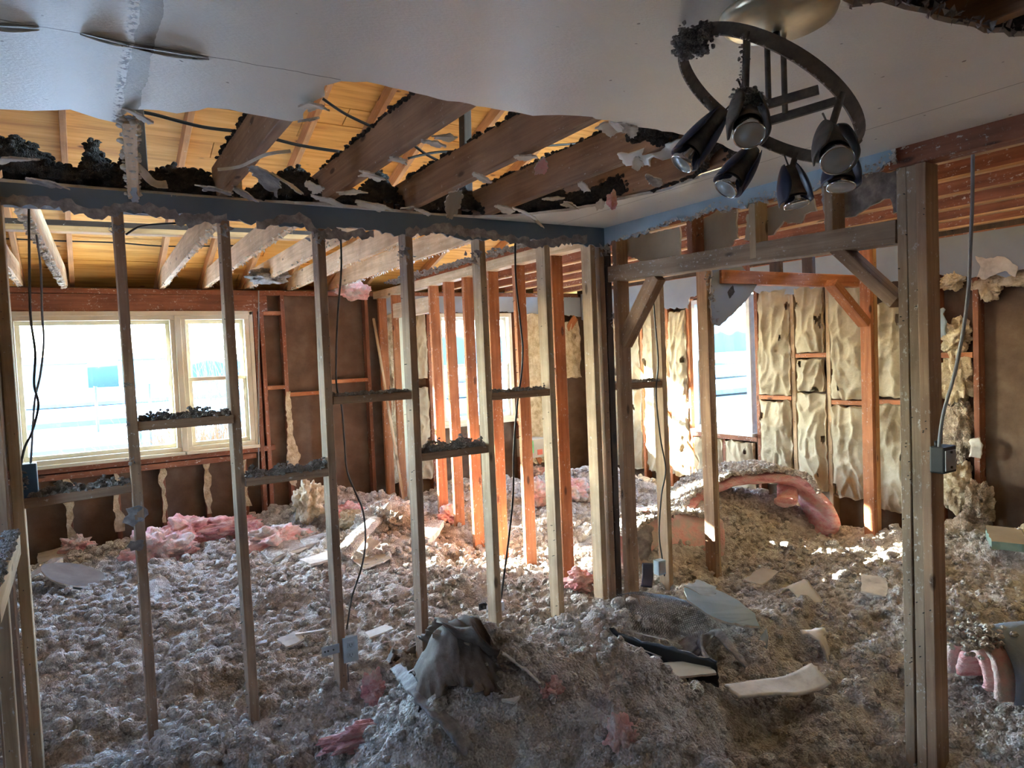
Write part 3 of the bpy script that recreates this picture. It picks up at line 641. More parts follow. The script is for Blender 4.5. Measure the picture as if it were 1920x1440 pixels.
# left: end studs, block and framing of the side wall that comes toward the viewer
E_ = [((-.208, YA+.045, .02), (-.208, YA+.045, 2.37), .038, .089, 'stud_pale', 'pale-edged end stud at the far left behind the blue box'),
      ((-.268, YA-.02, .02), (-.268, YA-.02, 2.37), .07, .10, 'stud', 'broad dark stud at the very left edge of the view')]
for p0, p1, a, b, mt, lb in E_: T(board('end_stud', p0, p1, a, b, M[mt], nails=10), lb, 'stud', 'studs at the left end')
T(board('end_stud', (-.238, 2.75, .02), (-.238, 2.75, 1.06), .038, .05, M['stud_pale'], nails=4), 'short pale stud at the lower left corner under the lint-topped rail', 'stud', 'studs at the left end')
root = empty('side_rail', (-.225, 3.1, 1.105)); T(root, 'lint-topped pale rail at the left edge running toward the viewer', 'rail')
board('rail', (-.225, 2.3, 1.105), (-.225, 3.14, 1.105), .089, .038, M['joist_pale'], u=(0, 0, 1), parent=root, nails=3); 
mbx = MB(); r2 = random.Random(8); add_clumps(mbx, [(-.225+r2.uniform(-.02, .02), r2.uniform(2.3, 3.12), 1.151+r2.random()*.008) for _ in range(260)], [r2.uniform(.004, .012) for _ in range(260)], r2, 2); tag(part(mbx, 'lint', M['dust'], root), kind='stuff')

# right wall of the near room (runs along Y): plate, cripples, header, braces, post
yb = XB+.045
T(board('wall_plate', (yb, .2, 2.405), (yb, 1.52, 2.405), .089, .076, M['red'], u=(1, 0, 0), nails=4), 'doubled reddish top plate crossing the upper right corner over the post', 'plate')
T(board('wall_plate', (yb, .2, 2.475), (yb, 1.66, 2.475), .089, .05, M['rafter'], u=(1, 0, 0)), 'orange ceiling plate above the doubled reddish top plate', 'plate')
for k, y in enumerate((2.53, 2.145, 1.76)):
    T(board('cripple_stud', (yb, y+.019, 2.13-.01*k), (yb, y+.019, 2.40), .089, .038, M[('red', 'stud_pale', 'grey_wood')[k]], nails=3), ('short cripple stud over the header, nearest the room corner', 'short pale-edged cripple stud over the middle of the header', 'short greyish cripple stud over the header, nearest the post')[k], 'stud', 'cripple studs over the header')
T(board('header_beam', (yb, 3.2, 2.165), (yb, 1.50, 2.13), .09, .089, M['grey_wood'], u=(0, 0, 1), nails=22, nail_face='-y'), 'long weathered header beam from the room corner to the near post', 'beam')
T(board('corner_brace', (yb, 3.13, 1.76), (yb, 2.84, 2.12), .09, .06, M['stud'], u=(0, 1, 0)), 'diagonal brace under the left end of the long header beam', 'brace', 'diagonal braces under the long header')
T(board('corner_brace', (yb, 1.76, 2.11), (yb, 1.515, 1.86), .085, .05, M['stud'], u=(1, 0, 0), nails=3), 'diagonal brace between the long header beam and the near post', 'brace', 'diagonal braces under the long header')
root = empty('door_post', (yb, 1.44, 0)); T(root, 'thick triple-board post at right that holds the dark dimmer box', 'post')
for k, (y, mt, zb) in enumerate(((1.477, 'stud_pale', .02), (1.438, 'stud', .02), (1.399, 'stud', .02))):
    b_ = board('post_board', (yb+(.0 if k else .001), y, zb), (yb, y, 2.365), .089, .0375, M[('grey_wood', 'grey_wood', 'stud')[k]], parent=root, nails=0)
nl = MB(); r2 = random.Random(77)
for i in range(34):
    z = r2.uniform(.3, 2.3); y = r2.uniform(1.385, 1.49); nl.tube([(XB-.006, y, z), (XB+.004, y, z)], .002, 5)
part(nl, 'nail_row', M['nail'], root)
T(board('corner_stud', (yb, 3.14, .02), (yb, 3.14, 2.37), .089, .038, M['stud'], nails=6), 'brown stud in the right-hand wall next to the dark corner pair', 'stud', 'studs at the room corner')
# tan back side of the drywall beyond, seen between the cripples
def BB(x, y, X=2.80): p = atX(x, y, X); return (p.y, p.z)
for k, (q, lb) in enumerate((([(1160,470),(1160,445),(1210,438),(1262,430),(1275,425),(1275,480),(1220,500)], 'tan back of broken drywall above the header at the room corner'),
      ([(1296,478),(1300,430),(1318,412),(1345,395),(1380,392),(1382,445),(1360,470)], 'tan back of broken drywall between the first two cripple studs'),
      ([(1395,450),(1400,400),(1470,380),(1525,372),(1530,395),(1508,402),(1500,420),(1470,415),(1450,440)], 'brown back of broken drywall left of the cripple stud nearest the post'),
      ([(1545,420),(1540,350),(1600,330),(1690,318),(1692,395),(1675,400),(1668,370),(1640,380),(1610,402)], 'grey broken drywall between the greyish cripple stud and the post'))):
    pl = jag([BB(*p) for p in q], .006, .02, 70+k, True)
    T(sheet_mb(pl, lambda a, b: (2.80, a, b), (.012, 0, 0)).build('broken_drywall', [M['tan_board' if k < 3 else 'grey_paper'], M['paper']]), lb, 'drywall', 'broken drywall behind the header')

# middle partition (continues the right wall beyond the near partition): orange studs
DS = [(6.90, 'orange stud in the far corner beside the leaning pole'), (6.53, 'orange stud right of the leaning pole'),
      (5.67, 'first orange stud right of the cream casing'), (5.36, 'second orange stud right of the cream casing, left half of the narrow window'), (5.02, 'orange stud partly behind the pale fourth partition stud, over the narrow window'),
      (4.64, 'orange stud right of the narrow window glass'), (4.27, 'broad orange stud with the black cable hanging in front of it'), (3.80, 'dark orange stud touching the right side of a pale partition stud'), (3.45, 'reddish stud just behind the last pale stud of the near partition')]
for k, (y, lb) in enumerate(DS):
    T(board('partition_stud', (yb+R.uniform(-.01, .01), y-.019, .03), (yb, y-.019, 2.36), .089, .038, M['orange'], nails=26, nail_face='edge', wob=.002), lb, 'stud', 'orange studs of the middle partition')
T(board('partition_stud', (yb+.10, 6.72, .03), (yb+.10, 6.72, 2.36), .089, .038, M['orange'], nails=10, nail_face='edge'), 'orange stud set back behind the leaning pole', 'stud', 'orange studs of the middle partition')
T(board('top_plate', (yb, YA+.09, 2.40), (yb, Y1, 2.40), .089, .075, M['joist_pale'], u=(1, 0, 0), nails=8), 'pale top plate over the row of orange studs', 'plate')
mb = MB(); mb.box((XB-.012, 6.20, .05), (XB+.10, 6.235, 2.12), 0, .004); mb.box((XB-.02, 6.17, .05), (XB-.002, 6.30, 2.12), 0, .003)
T(mb.build('door_casing', M['cream']), 'tall cream painted door casing in front of the orange studs', 'casing')
T(board('door_lintel', (yb, 5.68, 2.2), (yb, 6.5, 2.2), .14, .08, M['joist_pale'], u=(0, 0, 1)), 'pale lintel over the doorway beside the cream casing', 'beam')
T(board('leaning_pole', (2.62, 6.25, .32), (2.64, 6.86, 2.15), .022, .022, M['joist_pale']), 'thin pale pole leaning in the far corner against the orange studs', 'pole')

# arched opening beyond: header, stud, braces
T(board('door_header', (3.66, YA+.01, 2.175), (5.30, YA+.01, 2.18), .09, .085, M['orange'], u=(0, 0, 1), nails=6), 'reddish header over the opening in front of the kraft-faced batts', 'beam')
for x, a, mt, lb in ((5.10, .04, 'orange', 'orange stud at the right side of the opening before the kraft-faced batts'), (5.145, .045, 'rafter', 'bright orange-edged stud doubled at the right side of the opening')):
    T(board('wall_stud', (x, 3.06, .02), (x, 3.06, 2.4), a, .085, M[mt], nails=8), lb, 'stud', 'studs right of the far opening')
T(board('corner_brace', (4.66, 3.06, 2.14), (5.07, 3.06, 1.84), .06, .085, M['orange'], u=(0, 0, 1), nails=3), 'orange diagonal brace in the upper right of the far opening', 'brace')
for k, x in enumerate((3.95, 4.3, 4.68)):
    T(board('cripple_stud', (x, YA+.03, 2.215), (x, YA+.03, 2.42), .038, .089, M['dark_wood' if k else 'red']), ('left', 'middle', 'right')[k]+' short dark cripple stud above the reddish header of the far opening', 'stud', 'cripple studs over the far opening')

# back wall framing (Y1)
yf = Y1+.045
T(board('top_plate', (-1.2, yf, 2.42), (5.4, yf, 2.42), .089, .045, M['red'], u=(0, 1, 0), nails=6), 'reddish top plate along the back wall under the ceiling joists', 'plate')
T(board('window_header', (-.95, yf, 2.315), (1.62, yf, 2.315), .155, .089, M['red'], u=(0, 0, 1), nails=10), 'deep red-brown header over the big window', 'beam')
T(board('window_header', (3.3, yf, 2.31), (4.5, yf, 2.31), .15, .089, M['red'], u=(0, 0, 1)), 'header over the narrow window behind the orange studs', 'beam')
T(board('sill_plate', (-.9, yf, .915), (1.62, yf, .915), .05, .09, M['red'], u=(0, 0, 1), nails=5), 'rough reddish sill plate right below the big window', 'plate')
T(board('sill_plate', (-.9, yf-.004, .855), (1.44, yf-.004, .855), .05, .09, M['red'], u=(0, 0, 1)), 'second rough sill plate doubled below the big window', 'plate')
for k, (x, lb) in enumerate(((-.10, 'far left'), (.26, 'second'), (.62, 'third'), (.99, 'fourth'), (1.33, 'fifth'))):
    root = empty('low_stud', (x, yf, .1)); T(root, lb+' from the left of the short paper-draped studs under the big window', 'stud', 'short studs under the big window')
    board('stud', (x, yf, .1), (x, yf, .83), .038, .085, M['red'], parent=root)
    z0, z1 = .30+.02*k, .83; L = []; r2 = random.Random(k+3)
    for i in range(9): L.append((x-.022+r2.uniform(-.022, .012), z0+(z1-z0)*i/8))
    for i in range(9): L.append((x+.018+r2.uniform(-.02, .03), z1-(z1-z0)*i/8))
    part(sheet_mb([tuple(p) for p in jag(L, .006, .03, k, True)], lambda a, b: (a, yf-.049-.004*math.sin(b*30), b), (0, .003, 0)), 'torn_paper', [M['yellow_glass'], M['paper']], root)
for x, lb in ((1.50, 'red-brown stud forming the right side of the big window'), (1.56, 'red-brown stud doubled outside the big window'), (1.765, 'red-brown stud with torn tan paper between the dark fibreboard panels'), (2.16, 'red-brown stud on the back wall behind the third partition stud'), (2.62, 'red-brown stud at the end of the dark fibreboard panels'), (3.32, 'stud left of the narrow window'), (4.47, 'stud right of the narrow window'), (4.9, 'stud in the far right corner of the back wall'), (3.0, 'stud on the back wall beyond the cream casing')):
    T(board('back_stud', (x, yf, .1), (x, yf, 2.40), .038, .089, M['red'], nails=8), lb, 'stud', 'studs of the back wall')
root_pts = [(1.74, .55), (1.72, .8), (1.745, 1.0), (1.74, 1.3), (1.755, 1.45), (1.79, 1.45), (1.80, 1.2), (1.80, 1.0), (1.86, .8), (1.82, .7), (1.80, .5)]
T(sheet_mb([tuple(p) for p in jag(root_pts, .008, .025, 5, True)], lambda a, b: (a, yf-.05, b), (0, .003, 0)).build('torn_paper_strip', [M['yellow_glass'], M['paper']]), 'ragged tan paper strip clinging to the red-brown stud right of the big window', 'torn paper')
for x0, x1, z, lb in ((1.58, 1.745, 1.50, 'small block left of the ragged tan paper strip'), (1.785, 2.14, 1.42, 'block between dark fibreboard panels at the third partition stud'), (2.18, 2.60, 1.52, 'block under the wire on the dark fibreboard panel right of the third partition stud'), (1.58, 1.745, 2.22, 'pale block high up beside the big window header')):
    T(board('back_block', (x0, yf, z), (x1, yf, z), .038, .089, M['orange'], u=(0, 0, 1)), lb, 'block', 'blocks of the back wall')
T(board('let_in_brace', (4.75, yf-.05, .4), (4.45, yf-.05, .95), .09, .02, M['orange'], u=(1, 0, 0)), 'orange diagonal board under the right end of the narrow window', 'brace')
T(board('let_in_brace', (4.85, yf-.05, 1.55), (5.35, yf-.05, 2.15), .09, .02, M['orange'], u=(1, 0, 0)), 'bright orange diagonal board high in the far right corner', 'brace')

# far right wall framing (X2)
xf = X2+.045
W2S = [(4.36, 'red', 'red-brown stud right beside the window in the far right wall'), (3.965, 'stud_pale', 'stud between the first and second kraft-faced batts right of the far window'), (3.62, 'stud_pale', 'stud between the second and third kraft-faced batts right of the far window'),
       (3.26, 'stud_pale', 'stud at the right end of the three kraft-faced batts'), (2.735, 'orange', 'orange stud just right of the triple post'), (2.47, 'red', 'reddish stud right of the hanging grey cable'),
       (5.22, 'orange', 'stud left of the window in the far right wall'), (5.52, 'orange', 'second stud left of the window in the far right wall'), (5.93, 'orange', 'third stud left of the far window, behind the diagonal board'), (6.33, 'orange', 'fourth stud left of the far window'), (6.74, 'orange', 'last stud of the far right wall before the corner')]
for y, mt, lb in W2S: T(board('right_stud', (xf, y, .1), (xf, y, 2.42), .089, .038, M[mt], nails=8, nail_face='edge'), lb, 'stud', 'studs of the far right wall')
T(board('top_plate', (xf, -1, 2.43), (xf, 7, 2.43), .089, .04, M['red'], u=(1, 0, 0)), 'top plate along the far right wall', 'plate')
T(board('window_header', (xf, 4.38, 2.29), (xf, 5.2, 2.29), .13, .089, M['red'], u=(0, 0, 1)), 'header over the window in the far right wall', 'beam')
T(board('sill_plate', (xf, 4.38, .82), (xf, 5.2, .82), .05, .089, M['red'], u=(0, 0, 1), nails=3), 'rough sill plate under the window in the far right wall', 'plate')
T(board('low_stud', (xf, 4.78, .1), (xf, 4.78, .79), .089, .038, M['red']), 'short stud under the window in the far right wall', 'stud')
for y0, y1, z, lb in ((3.99, 4.34, 1.22, 'short block between the first batts right of the far window'), (3.64, 3.94, 1.60, 'orange block crossing the second bay of batts at head height'), (3.28, 3.60, 1.20, 'block crossing the third bay of batts'), (2.75, 3.24, 1.22, 'block right of the doubled opening stud'), (2.49, 2.72, 1.58, 'small block between the orange and reddish stud behind the triple post')):
    T(board('right_block', (xf, y0, z), (xf, y1, z), .038, .089, M['orange'], u=(0, 0, 1)), lb, 'block', 'blocks of the far right wall')
T(board('let_in_brace', (X2-.012, 6.45, 2.0), (X2-.012, 5.0, .35), .09, .02, M['stud_pale'], u=(0, 1, 0)), 'long pale diagonal board left of the far window, sunlit at its foot', 'brace')

# ------------------------------------------------------------------ ceiling joists
for k, (x, lb) in enumerate(((.20, 'ceiling joist beside the bare ceiling strip, crusted with old plaster'), (.585, 'short broken-looking joist left of the hole\'s peak, above a hanging paper flap'), (1.03, 'ceiling joist in the middle of the hole with a scrap caught on its side'), (1.455, 'ceiling joist right of the middle of the hole'), (1.885, 'ceiling joist near the right end of the hole'), (2.30, 'darkest ceiling joist at the right tip of the hole'))):
    y0 = (2.30 if k == 0 else -2.3)
    if k == 0: continue
    T(board('ceiling_joist', (x, -2.3, 2.53), (x, YA+.12, 2.53), .04, .15, M['joist'], u=(1, 0, 0), nails=4), lb, 'joist', 'ceiling joists over the near room')
BJ = [(-.36, 'pale joist end at the far left of the back room'), (.70, 'back-room joist left of the second partition stud, with a torn flap on it'), (1.07, 'back-room joist just right of the second partition stud'), (1.44, 'back-room joist meeting the third partition stud'), (1.83, 'back-room joist right of the third partition stud'), (2.25, 'back-room joist closest to the orange studs')]
for k, (x, lb) in enumerate(BJ):
    root = empty('back_joist', (x, 7.0, 2.53)); T(root, lb, 'joist', 'ceiling joists over the back room')
    board('joist', (x+.02, 7.09, 2.53), (x-.04 if k else x+.0, YA+.10, 2.525), .04, .15, M['joist_pale'], u=(1, 0, 0), parent=root, wob=.004)
    mb = MB(); r2 = random.Random(k+11)       # torn paper fringe under each joist
    for i in range(120):
        y = r2.uniform(3.4, 6.95); xx = x+.02-.06*(7-y)/3.8+r2.uniform(-.022, .022); s = r2.uniform(.006, .02)
        mb.add([(xx-s, y-s, 2.456), (xx+s*.6, y+s, 2.456), (xx+r2.uniform(-.015, .015), y+r2.uniform(-s, s), 2.456-r2.uniform(.004, .024)), (xx, y, 2.449)], [(0, 1, 2), (1, 0, 3), (0, 2, 3), (1, 3, 2)])
    tag(part(mb, 'paper_fringe', M['paper'], root), kind='stuff')
T(board('back_joist', (-.02, 7.09, 2.53), (-.15, 3.75, 2.53), .04, .15, M['joist_pale'], u=(1, 0, 0)), 'skewed pale joist at upper left with a plaster-crusted underside', 'joist')
mb = MB(); r2 = random.Random(51); P = []; Q = []
for i in range(300):
    t = r2.random(); P.append((-.02-.13*t+r2.uniform(-.03, .012), 7.0-3.3*t, 2.455-r2.random()*.02)); Q.append(r2.uniform(.005, .014))
add_clumps(mb, P, Q, r2, 2); tag(mb.build('crusted_plaster', M['paper']), 'white crusted plaster under the skewed upper left joist', 'plaster', kind='stuff')
RJN = ['nearest', 'second nearest', 'third nearest', 'fourth nearest', 'fifth nearest', 'farthest']
for k, x in enumerate((3.12, 3.52, 3.92, 4.33, 4.74, 5.14)):
    T(board('right_joist', (x, -.6, 2.53), (x, 6.98, 2.53), .04, .15, M['red'], u=(1, 0, 0)), RJN[k]+' of the dark red joists over the right-hand room, behind the post', 'joist', 'ceiling joists over the right-hand room')
    T(board('ceiling_lath', (x, -.6, 2.452), (x, 6.98, 2.452), .045, .012, M['lath'], u=(1, 0, 0)), 'pale furring strip under the '+RJN[k]+' dark red joist of the right-hand room', 'furring strip', 'furring strips under the right-hand joists')
# ------------------------------------------------------------------ rafters
names = ['far left', 'second', 'third', 'fourth', 'fifth', 'sixth', 'seventh', 'eighth', 'ninth']
for k, x in enumerate((-.37, -.01, .66, 1.03, 1.40, 1.80, 2.21, 2.62)):
    T(board('rafter', (x+.04, 7.4, roofz(7.4)-.05), (x+.04, 2.35, roofz(2.35)-.05), .038, .09, M['rafter'], u=(1, 0, 0)), names[k]+' sloping rafter under the roof boards, counted from the left', 'rafter', 'rafters under the roof boards')
for k, x in enumerate((3.2, 3.8, 4.4, 5.0)):
    T(board('rafter', (x, 7.4, roofz(7.4)-.05), (x, 2.35, roofz(2.35)-.05), .038, .09, M['rafter'], u=(1, 0, 0)), names[k]+' rafter over the right-hand room, hidden above its joists', 'rafter', 'rafters under the roof boards')
T(board('attic_runner', (-1.2, 5.3, 2.62), (1.55, 5.3, 2.66), .035, .09, M['lath'], u=(0, 0, 1)), 'pale runner board laid across the back-room joists', 'board')
T(board('attic_runner', (-1.2, 5.35, 2.66), (1.6, 5.35, 2.70), .05, .02, M['dark_wood'], u=(0, 0, 1)), 'dark board edge above the pale attic runner', 'board')
p = atY(290, 330, 3.4); T(board('attic_strut', (.30, 3.42, 2.5), (.29, 3.42, 3.5), .04, .05, M['dark_wood']), 'dark upright strut seen through the hole left of its peak', 'strut', 'dark roof struts')
T(board('attic_strut', (1.82, 3.3, 2.5), (1.86, 3.3, 3.7), .045, .06, M['dark_wood']), 'dark upright strut in the right half of the hole', 'strut', 'dark roof struts')
for k, (a, b) in enumerate((((1.86, 3.2, 3.72), (2.05, 4.6, 3.33)), ((1.86, 3.2, 3.74), (2.75, 4.2, 3.45)), ((1.90, 3.0, 3.78), (3.6, 3.9, 3.5)))):
    T(board('hip_rafter', a, b, .038, .09, M['rafter'], u=(1, 0, 0)), ('left', 'middle', 'right')[k]+' of three rafters fanning out at the top of the hole', 'rafter', 'fanning hip rafters')
# ------------------------------------------------------------------ attic lint along the torn ceiling edges
mb = MB(); r2 = random.Random(31); P = []; Q = []
L = [Vector((p[0], p[1])) for p in lower]
def along(Lp, t):
    n = len(Lp)-1; i = min(n-1, int(t*n)); return Lp[i].lerp(Lp[i+1], t*n-i)
def ridge_h(x):
    h = .035+.10*abs(noise.noise(Vector((x*4.2, 3.3, 0))))*2
    for cx, w_, hh_ in ((-.14, .10, .13), (.115, .045, .15), (.25, .045, .12), (.52, .09, .08), (.93, .09, .13), (1.33, .10, .13), (1.72, .10, .11), (2.1, .1, .09)): h += hh_*math.exp(-((x-cx)/w_)**2)
    return h
NS, ND = 240, 12; base = []
for i in range(NS+1):
    q = along(L, i/NS)
    for j in range(ND+1):
        d = j/ND; prof = math.sin(math.pi*min(1, d*1.05+.02))**.6 if d < .97 else 0
        n_ = noise.noise(Vector((q.x*38, d*5, 1)))*.022+noise.noise(Vector((q.x*90, d*11, 2)))*.012
        base.append((q.x+noise.noise(Vector((i*.9, j, 5)))*.01, q.y+.005+.17*d+n_, CEIL+.014+max(0, ridge_h(q.x)*prof+n_*(prof > 0))))
mb.add(base, [(i*(ND+1)+j, (i+1)*(ND+1)+j, (i+1)*(ND+1)+j+1, i*(ND+1)+j+1) for i in range(NS) for j in range(ND)], 0, True)
for k in range(2600):
    b_ = base[r2.randrange(len(base))]; P.append((b_[0]+r2.uniform(-.006, .006), b_[1]+r2.uniform(-.006, .006), b_[2]+.002)); Q.append(r2.uniform(.005, .014))
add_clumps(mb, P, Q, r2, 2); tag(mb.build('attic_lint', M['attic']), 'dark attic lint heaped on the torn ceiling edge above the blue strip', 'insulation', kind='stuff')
# lint on the joists and at the right end of the hole
mb = MB(); P = []; Q = []
for x in (.585, 1.03, 1.455, 1.885, 2.3):
    for k in range(420):
        y = r2.uniform(1.4, 3.2); P.append((x+r2.uniform(-.024, .02), y, 2.604+r2.random()*.012*abs(math.sin(y*9+x*5)))); Q.append(r2.uniform(.005, .012))
q = atZ(1245, 265, CEIL)
for k in range(400): P.append((q.x+r2.uniform(-.09, .09), q.y+r2.uniform(-.02, .10), CEIL+.02+r2.random()*.05)); Q.append(r2.uniform(.006, .014))
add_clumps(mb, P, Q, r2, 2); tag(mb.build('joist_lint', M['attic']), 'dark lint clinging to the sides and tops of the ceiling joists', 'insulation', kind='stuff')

# ------------------------------------------------------------------ torn flaps hanging from the hole
def flap(px, py, z, size, ang, droop, seed, label, mat='paper', group='torn scraps hanging round the hole', name='torn_drywall_scrap', tilt=0):
    c = atZ(px, py, z); rr = random.Random(seed); n = 9; pts = []
    for i in range(n):
        a = 2*math.pi*i/n; r_ = size*(.6+.9*rr.random()); pts.append((r_*math.cos(a), r_*.6*math.sin(a)))
    pts = [tuple(p) for p in jag(pts, size*.13, size*.13, seed, True)]; ca, sa = math.cos(ang), math.sin(ang)
    def f3(a, b): 
        x = a*ca-b*sa; y = a*sa+b*ca; return (c.x+x, c.y+y, c.z+droop*(a/size)*size+tilt*b-.25*abs(a*b)/size)
    return T(sheet_mb(pts, f3, (0, 0, .006)).build(name, [M[mat], M['paper']]), label, 'torn drywall', group)
flap(500, 335, 2.42, .075, .4, -.5, 1, 'large grey-brown paper flap hanging below the left joist of the hole', 'grey_paper')
flap(540, 345, 2.40, .05, 2.2, .7, 2, 'pale triangular scrap beside the large grey-brown flap', 'paper')
flap(590, 352, 2.44, .05, .9, -.3, 3, 'bright scrap left of the second joist of the hole')
flap(655, 362, 2.44, .07, .1, .1, 4, 'white drywall scrap lying on the torn edge left of the middle')
flap(700, 385, 2.435, .07, .3, -.1, 5, 'flat white scrap on the torn edge under the middle joist')
flap(830, 258, 2.45, .05, .2, .15, 6, 'layered white scrap caught on the side of the middle joist')
flap(815, 270, 2.44, .045, -.3, -.2, 7, 'lower white scrap caught under the middle joist')
flap(745, 300, 2.44, .04, .0, -.1, 8, 'thin scrap across the end of the second joist')
flap(695, 330, 2.43, .055, .1, -.2, 9, 'white crumpled scrap at the foot of the second joist')
flap(905, 335, 2.43, .04, .2, -.3, 10, 'crumbled scrap at the foot of the middle joist')
flap(985, 295, 2.44, .05, .3, .1, 11, 'white scrap hanging under the fourth joist of the hole')
flap(1015, 310, 2.41, .035, 1.2, -.7, 12, 'curled pinkish scrap dangling under the fourth joist of the hole', 'pink_dusty')
flap(1095, 350, 2.43, .03, .4, -.6, 13, 'small ragged scrap under the light-edged joist')
flap(1150, 240, 2.44, .06, .5, -.1, 14, 'white chipped scrap at the torn edge near the light fixture')
flap(1180, 245, 2.43, .035, .8, -.2, 15, 'small bright chip beside the white chipped scrap')
flap(1195, 308, 2.43, .04, .7, -.4, 16, 'frayed scrap below the curved white ceiling tongue')
flap(950, 392, 2.43, .06, .3, -.1, 17, 'flat white scrap on the torn edge right of the middle')
flap(985, 400, 2.40, .06, -.6, -.5, 18, 'tan folded scrap hanging over the blue strip')
flap(1005, 415, 2.37, .035, -1.2, -.9, 19, 'dangling splintered scrap in front of the blue strip')
flap(850, 380, 2.37, .045, 1.45, -1.0, 20, 'brown strip hanging down over the blue strip', 'tan_board')
flap(1125, 385, 2.43, .03, .9, -.6, 21, 'small scrap on the right torn edge by the pink tuft')
flap(25, 300, 2.42, .05, .0, .1, 22, 'thin pale sliver at the far left of the hole')
flap(255, 215, 2.425, .03, .0, -.4, 23, 'small grey paper flap at the bottom of the bare ceiling strip')
flap(400, 355, 2.43, .06, -.3, -.2, 24, 'dark torn scrap on the ceiling edge left of the big flap', 'grey_paper')
flap(765, 390, 2.43, .035, .4, .2, 25, 'grey scrap on the torn edge between two joist feet', 'grey_paper')
for k, (px, py, z, sz, an, dr, mt, lb) in enumerate(((90, 345, 2.43, .06, .2, -.2, 'grey_paper', 'grey torn paper on the ceiling edge at the far left'), (330, 372, 2.435, .05, .1, -.1, 'paper', 'flat pale scrap on the ceiling edge below the dark strut'), (620, 378, 2.43, .06, -.2, -.3, 'paper', 'pale split scrap on the torn edge below the second joist'), (455, 362, 2.43, .05, .3, -.4, 'grey_paper', 'frayed dark scrap left of the large grey-brown flap'), (1065, 385, 2.43, .05, .3, -.2, 'tan_board', 'tan scrap on the torn edge below the light-edged joist'), (1040, 372, 2.44, .05, .1, .1, 'paper', 'pale scrap at the foot of the light-edged joist'), (795, 398, 2.43, .04, .2, -.2, 'paper', 'small pale scrap on the torn edge left of the middle'), (590, 200, 2.43, .05, 1.0, .2, 'paper', 'peeling paper at the left of the hole peak'), (580, 225, 2.43, .04, .6, .4, 'grey_paper', 'curled grey paper below the left of the hole peak'), (1225, 340, 2.43, .05, .5, -.3, 'grey_paper', 'frayed paper on the right torn edge near the spot heads'))):
    flap(px, py, z, sz, an, dr, 90+k, lb, mt)
# white ceiling tongue curving into the right end of the hole
p = [atZ(1165, 300, 2.46), atZ(1210, 295, 2.445), atZ(1250, 282, 2.44), atZ(1300, 268, 2.435)]
T(ribbon_mb(p, (0, 1, .0), .07, .008, 4, .002, jagv=.012).build('ceiling_tongue', [M['ceiling']]), 'curved white tongue of ceiling board at the right end of the hole', 'torn drywall')
# pink tuft and plaster-crusted lath near the bare strip
T(fluff_mb(atZ(1148, 375, 2.42), (.022, .022, .04), 3, 4).build('pink_tuft', M['pink']), 'small pink insulation tuft hanging at the right end of the torn edge', 'insulation')
root = empty('crusted_lath', (.185, 2.35, 2.42)); T(root, 'plaster-crusted lath hanging across the hole below the bare ceiling strip', 'lath')
p0, p1 = atZ(240, 225, 2.435), atY(250, 368, YA-.04)
board('lath', p0, p1, .04, .02, M['joist_pale'], parent=root)
mb = MB(); r3 = random.Random(9)
add_clumps(mb, [tuple(p0.lerp(p1, t)+Vector((r3.uniform(-.025, .025), -.012, r3.uniform(-.01, .01)))) for t in [r3.random() for _ in range(170)]], [r3.uniform(.004, .011) for _ in range(170)], r3, 2); tag(part(mb, 'plaster_crust', M['paper'], root), kind='stuff')
a = p0.lerp(p1, .0); part(ribbon_mb([p0+Vector((.0, -.025, .0)), p0.lerp(p1, .35)+Vector((.004, -.03, 0)), p0.lerp(p1, .7)+Vector((0, -.028, 0)), p1+Vector((.004, -.03, -.03))], (1, 0, 0), .022, .002, 3, .002, jagv=.012), 'paper_strip', M['grey_paint'], root)
p = [atZ(252, 305, 2.42)+Vector((0, .3, 0)), atY(275, 325, 3.1), atY(295, 348, 3.1), atY(312, 338, 3.08)]
T(ribbon_mb([atY(252, 308, 3.1), atY(268, 322, 3.1), atY(290, 345, 3.1), atY(313, 345, 3.1)], (.5, 0, 1), .03, .002, 6, .002, jagv=.004).build('curled_tape', M['paper']), 'pale curled tape beside the plaster-crusted lath', 'tape')
T(ribbon_mb([atZ(408, 318, 2.43), atZ(450, 312, 2.44), atZ(500, 290, 2.43), atZ(545, 283, 2.44)], (0, .3, 1), .012, .002, 7, .002).build('curled_tape', M['paper']), 'long thin pale strip arching over the large grey-brown flap', 'tape')

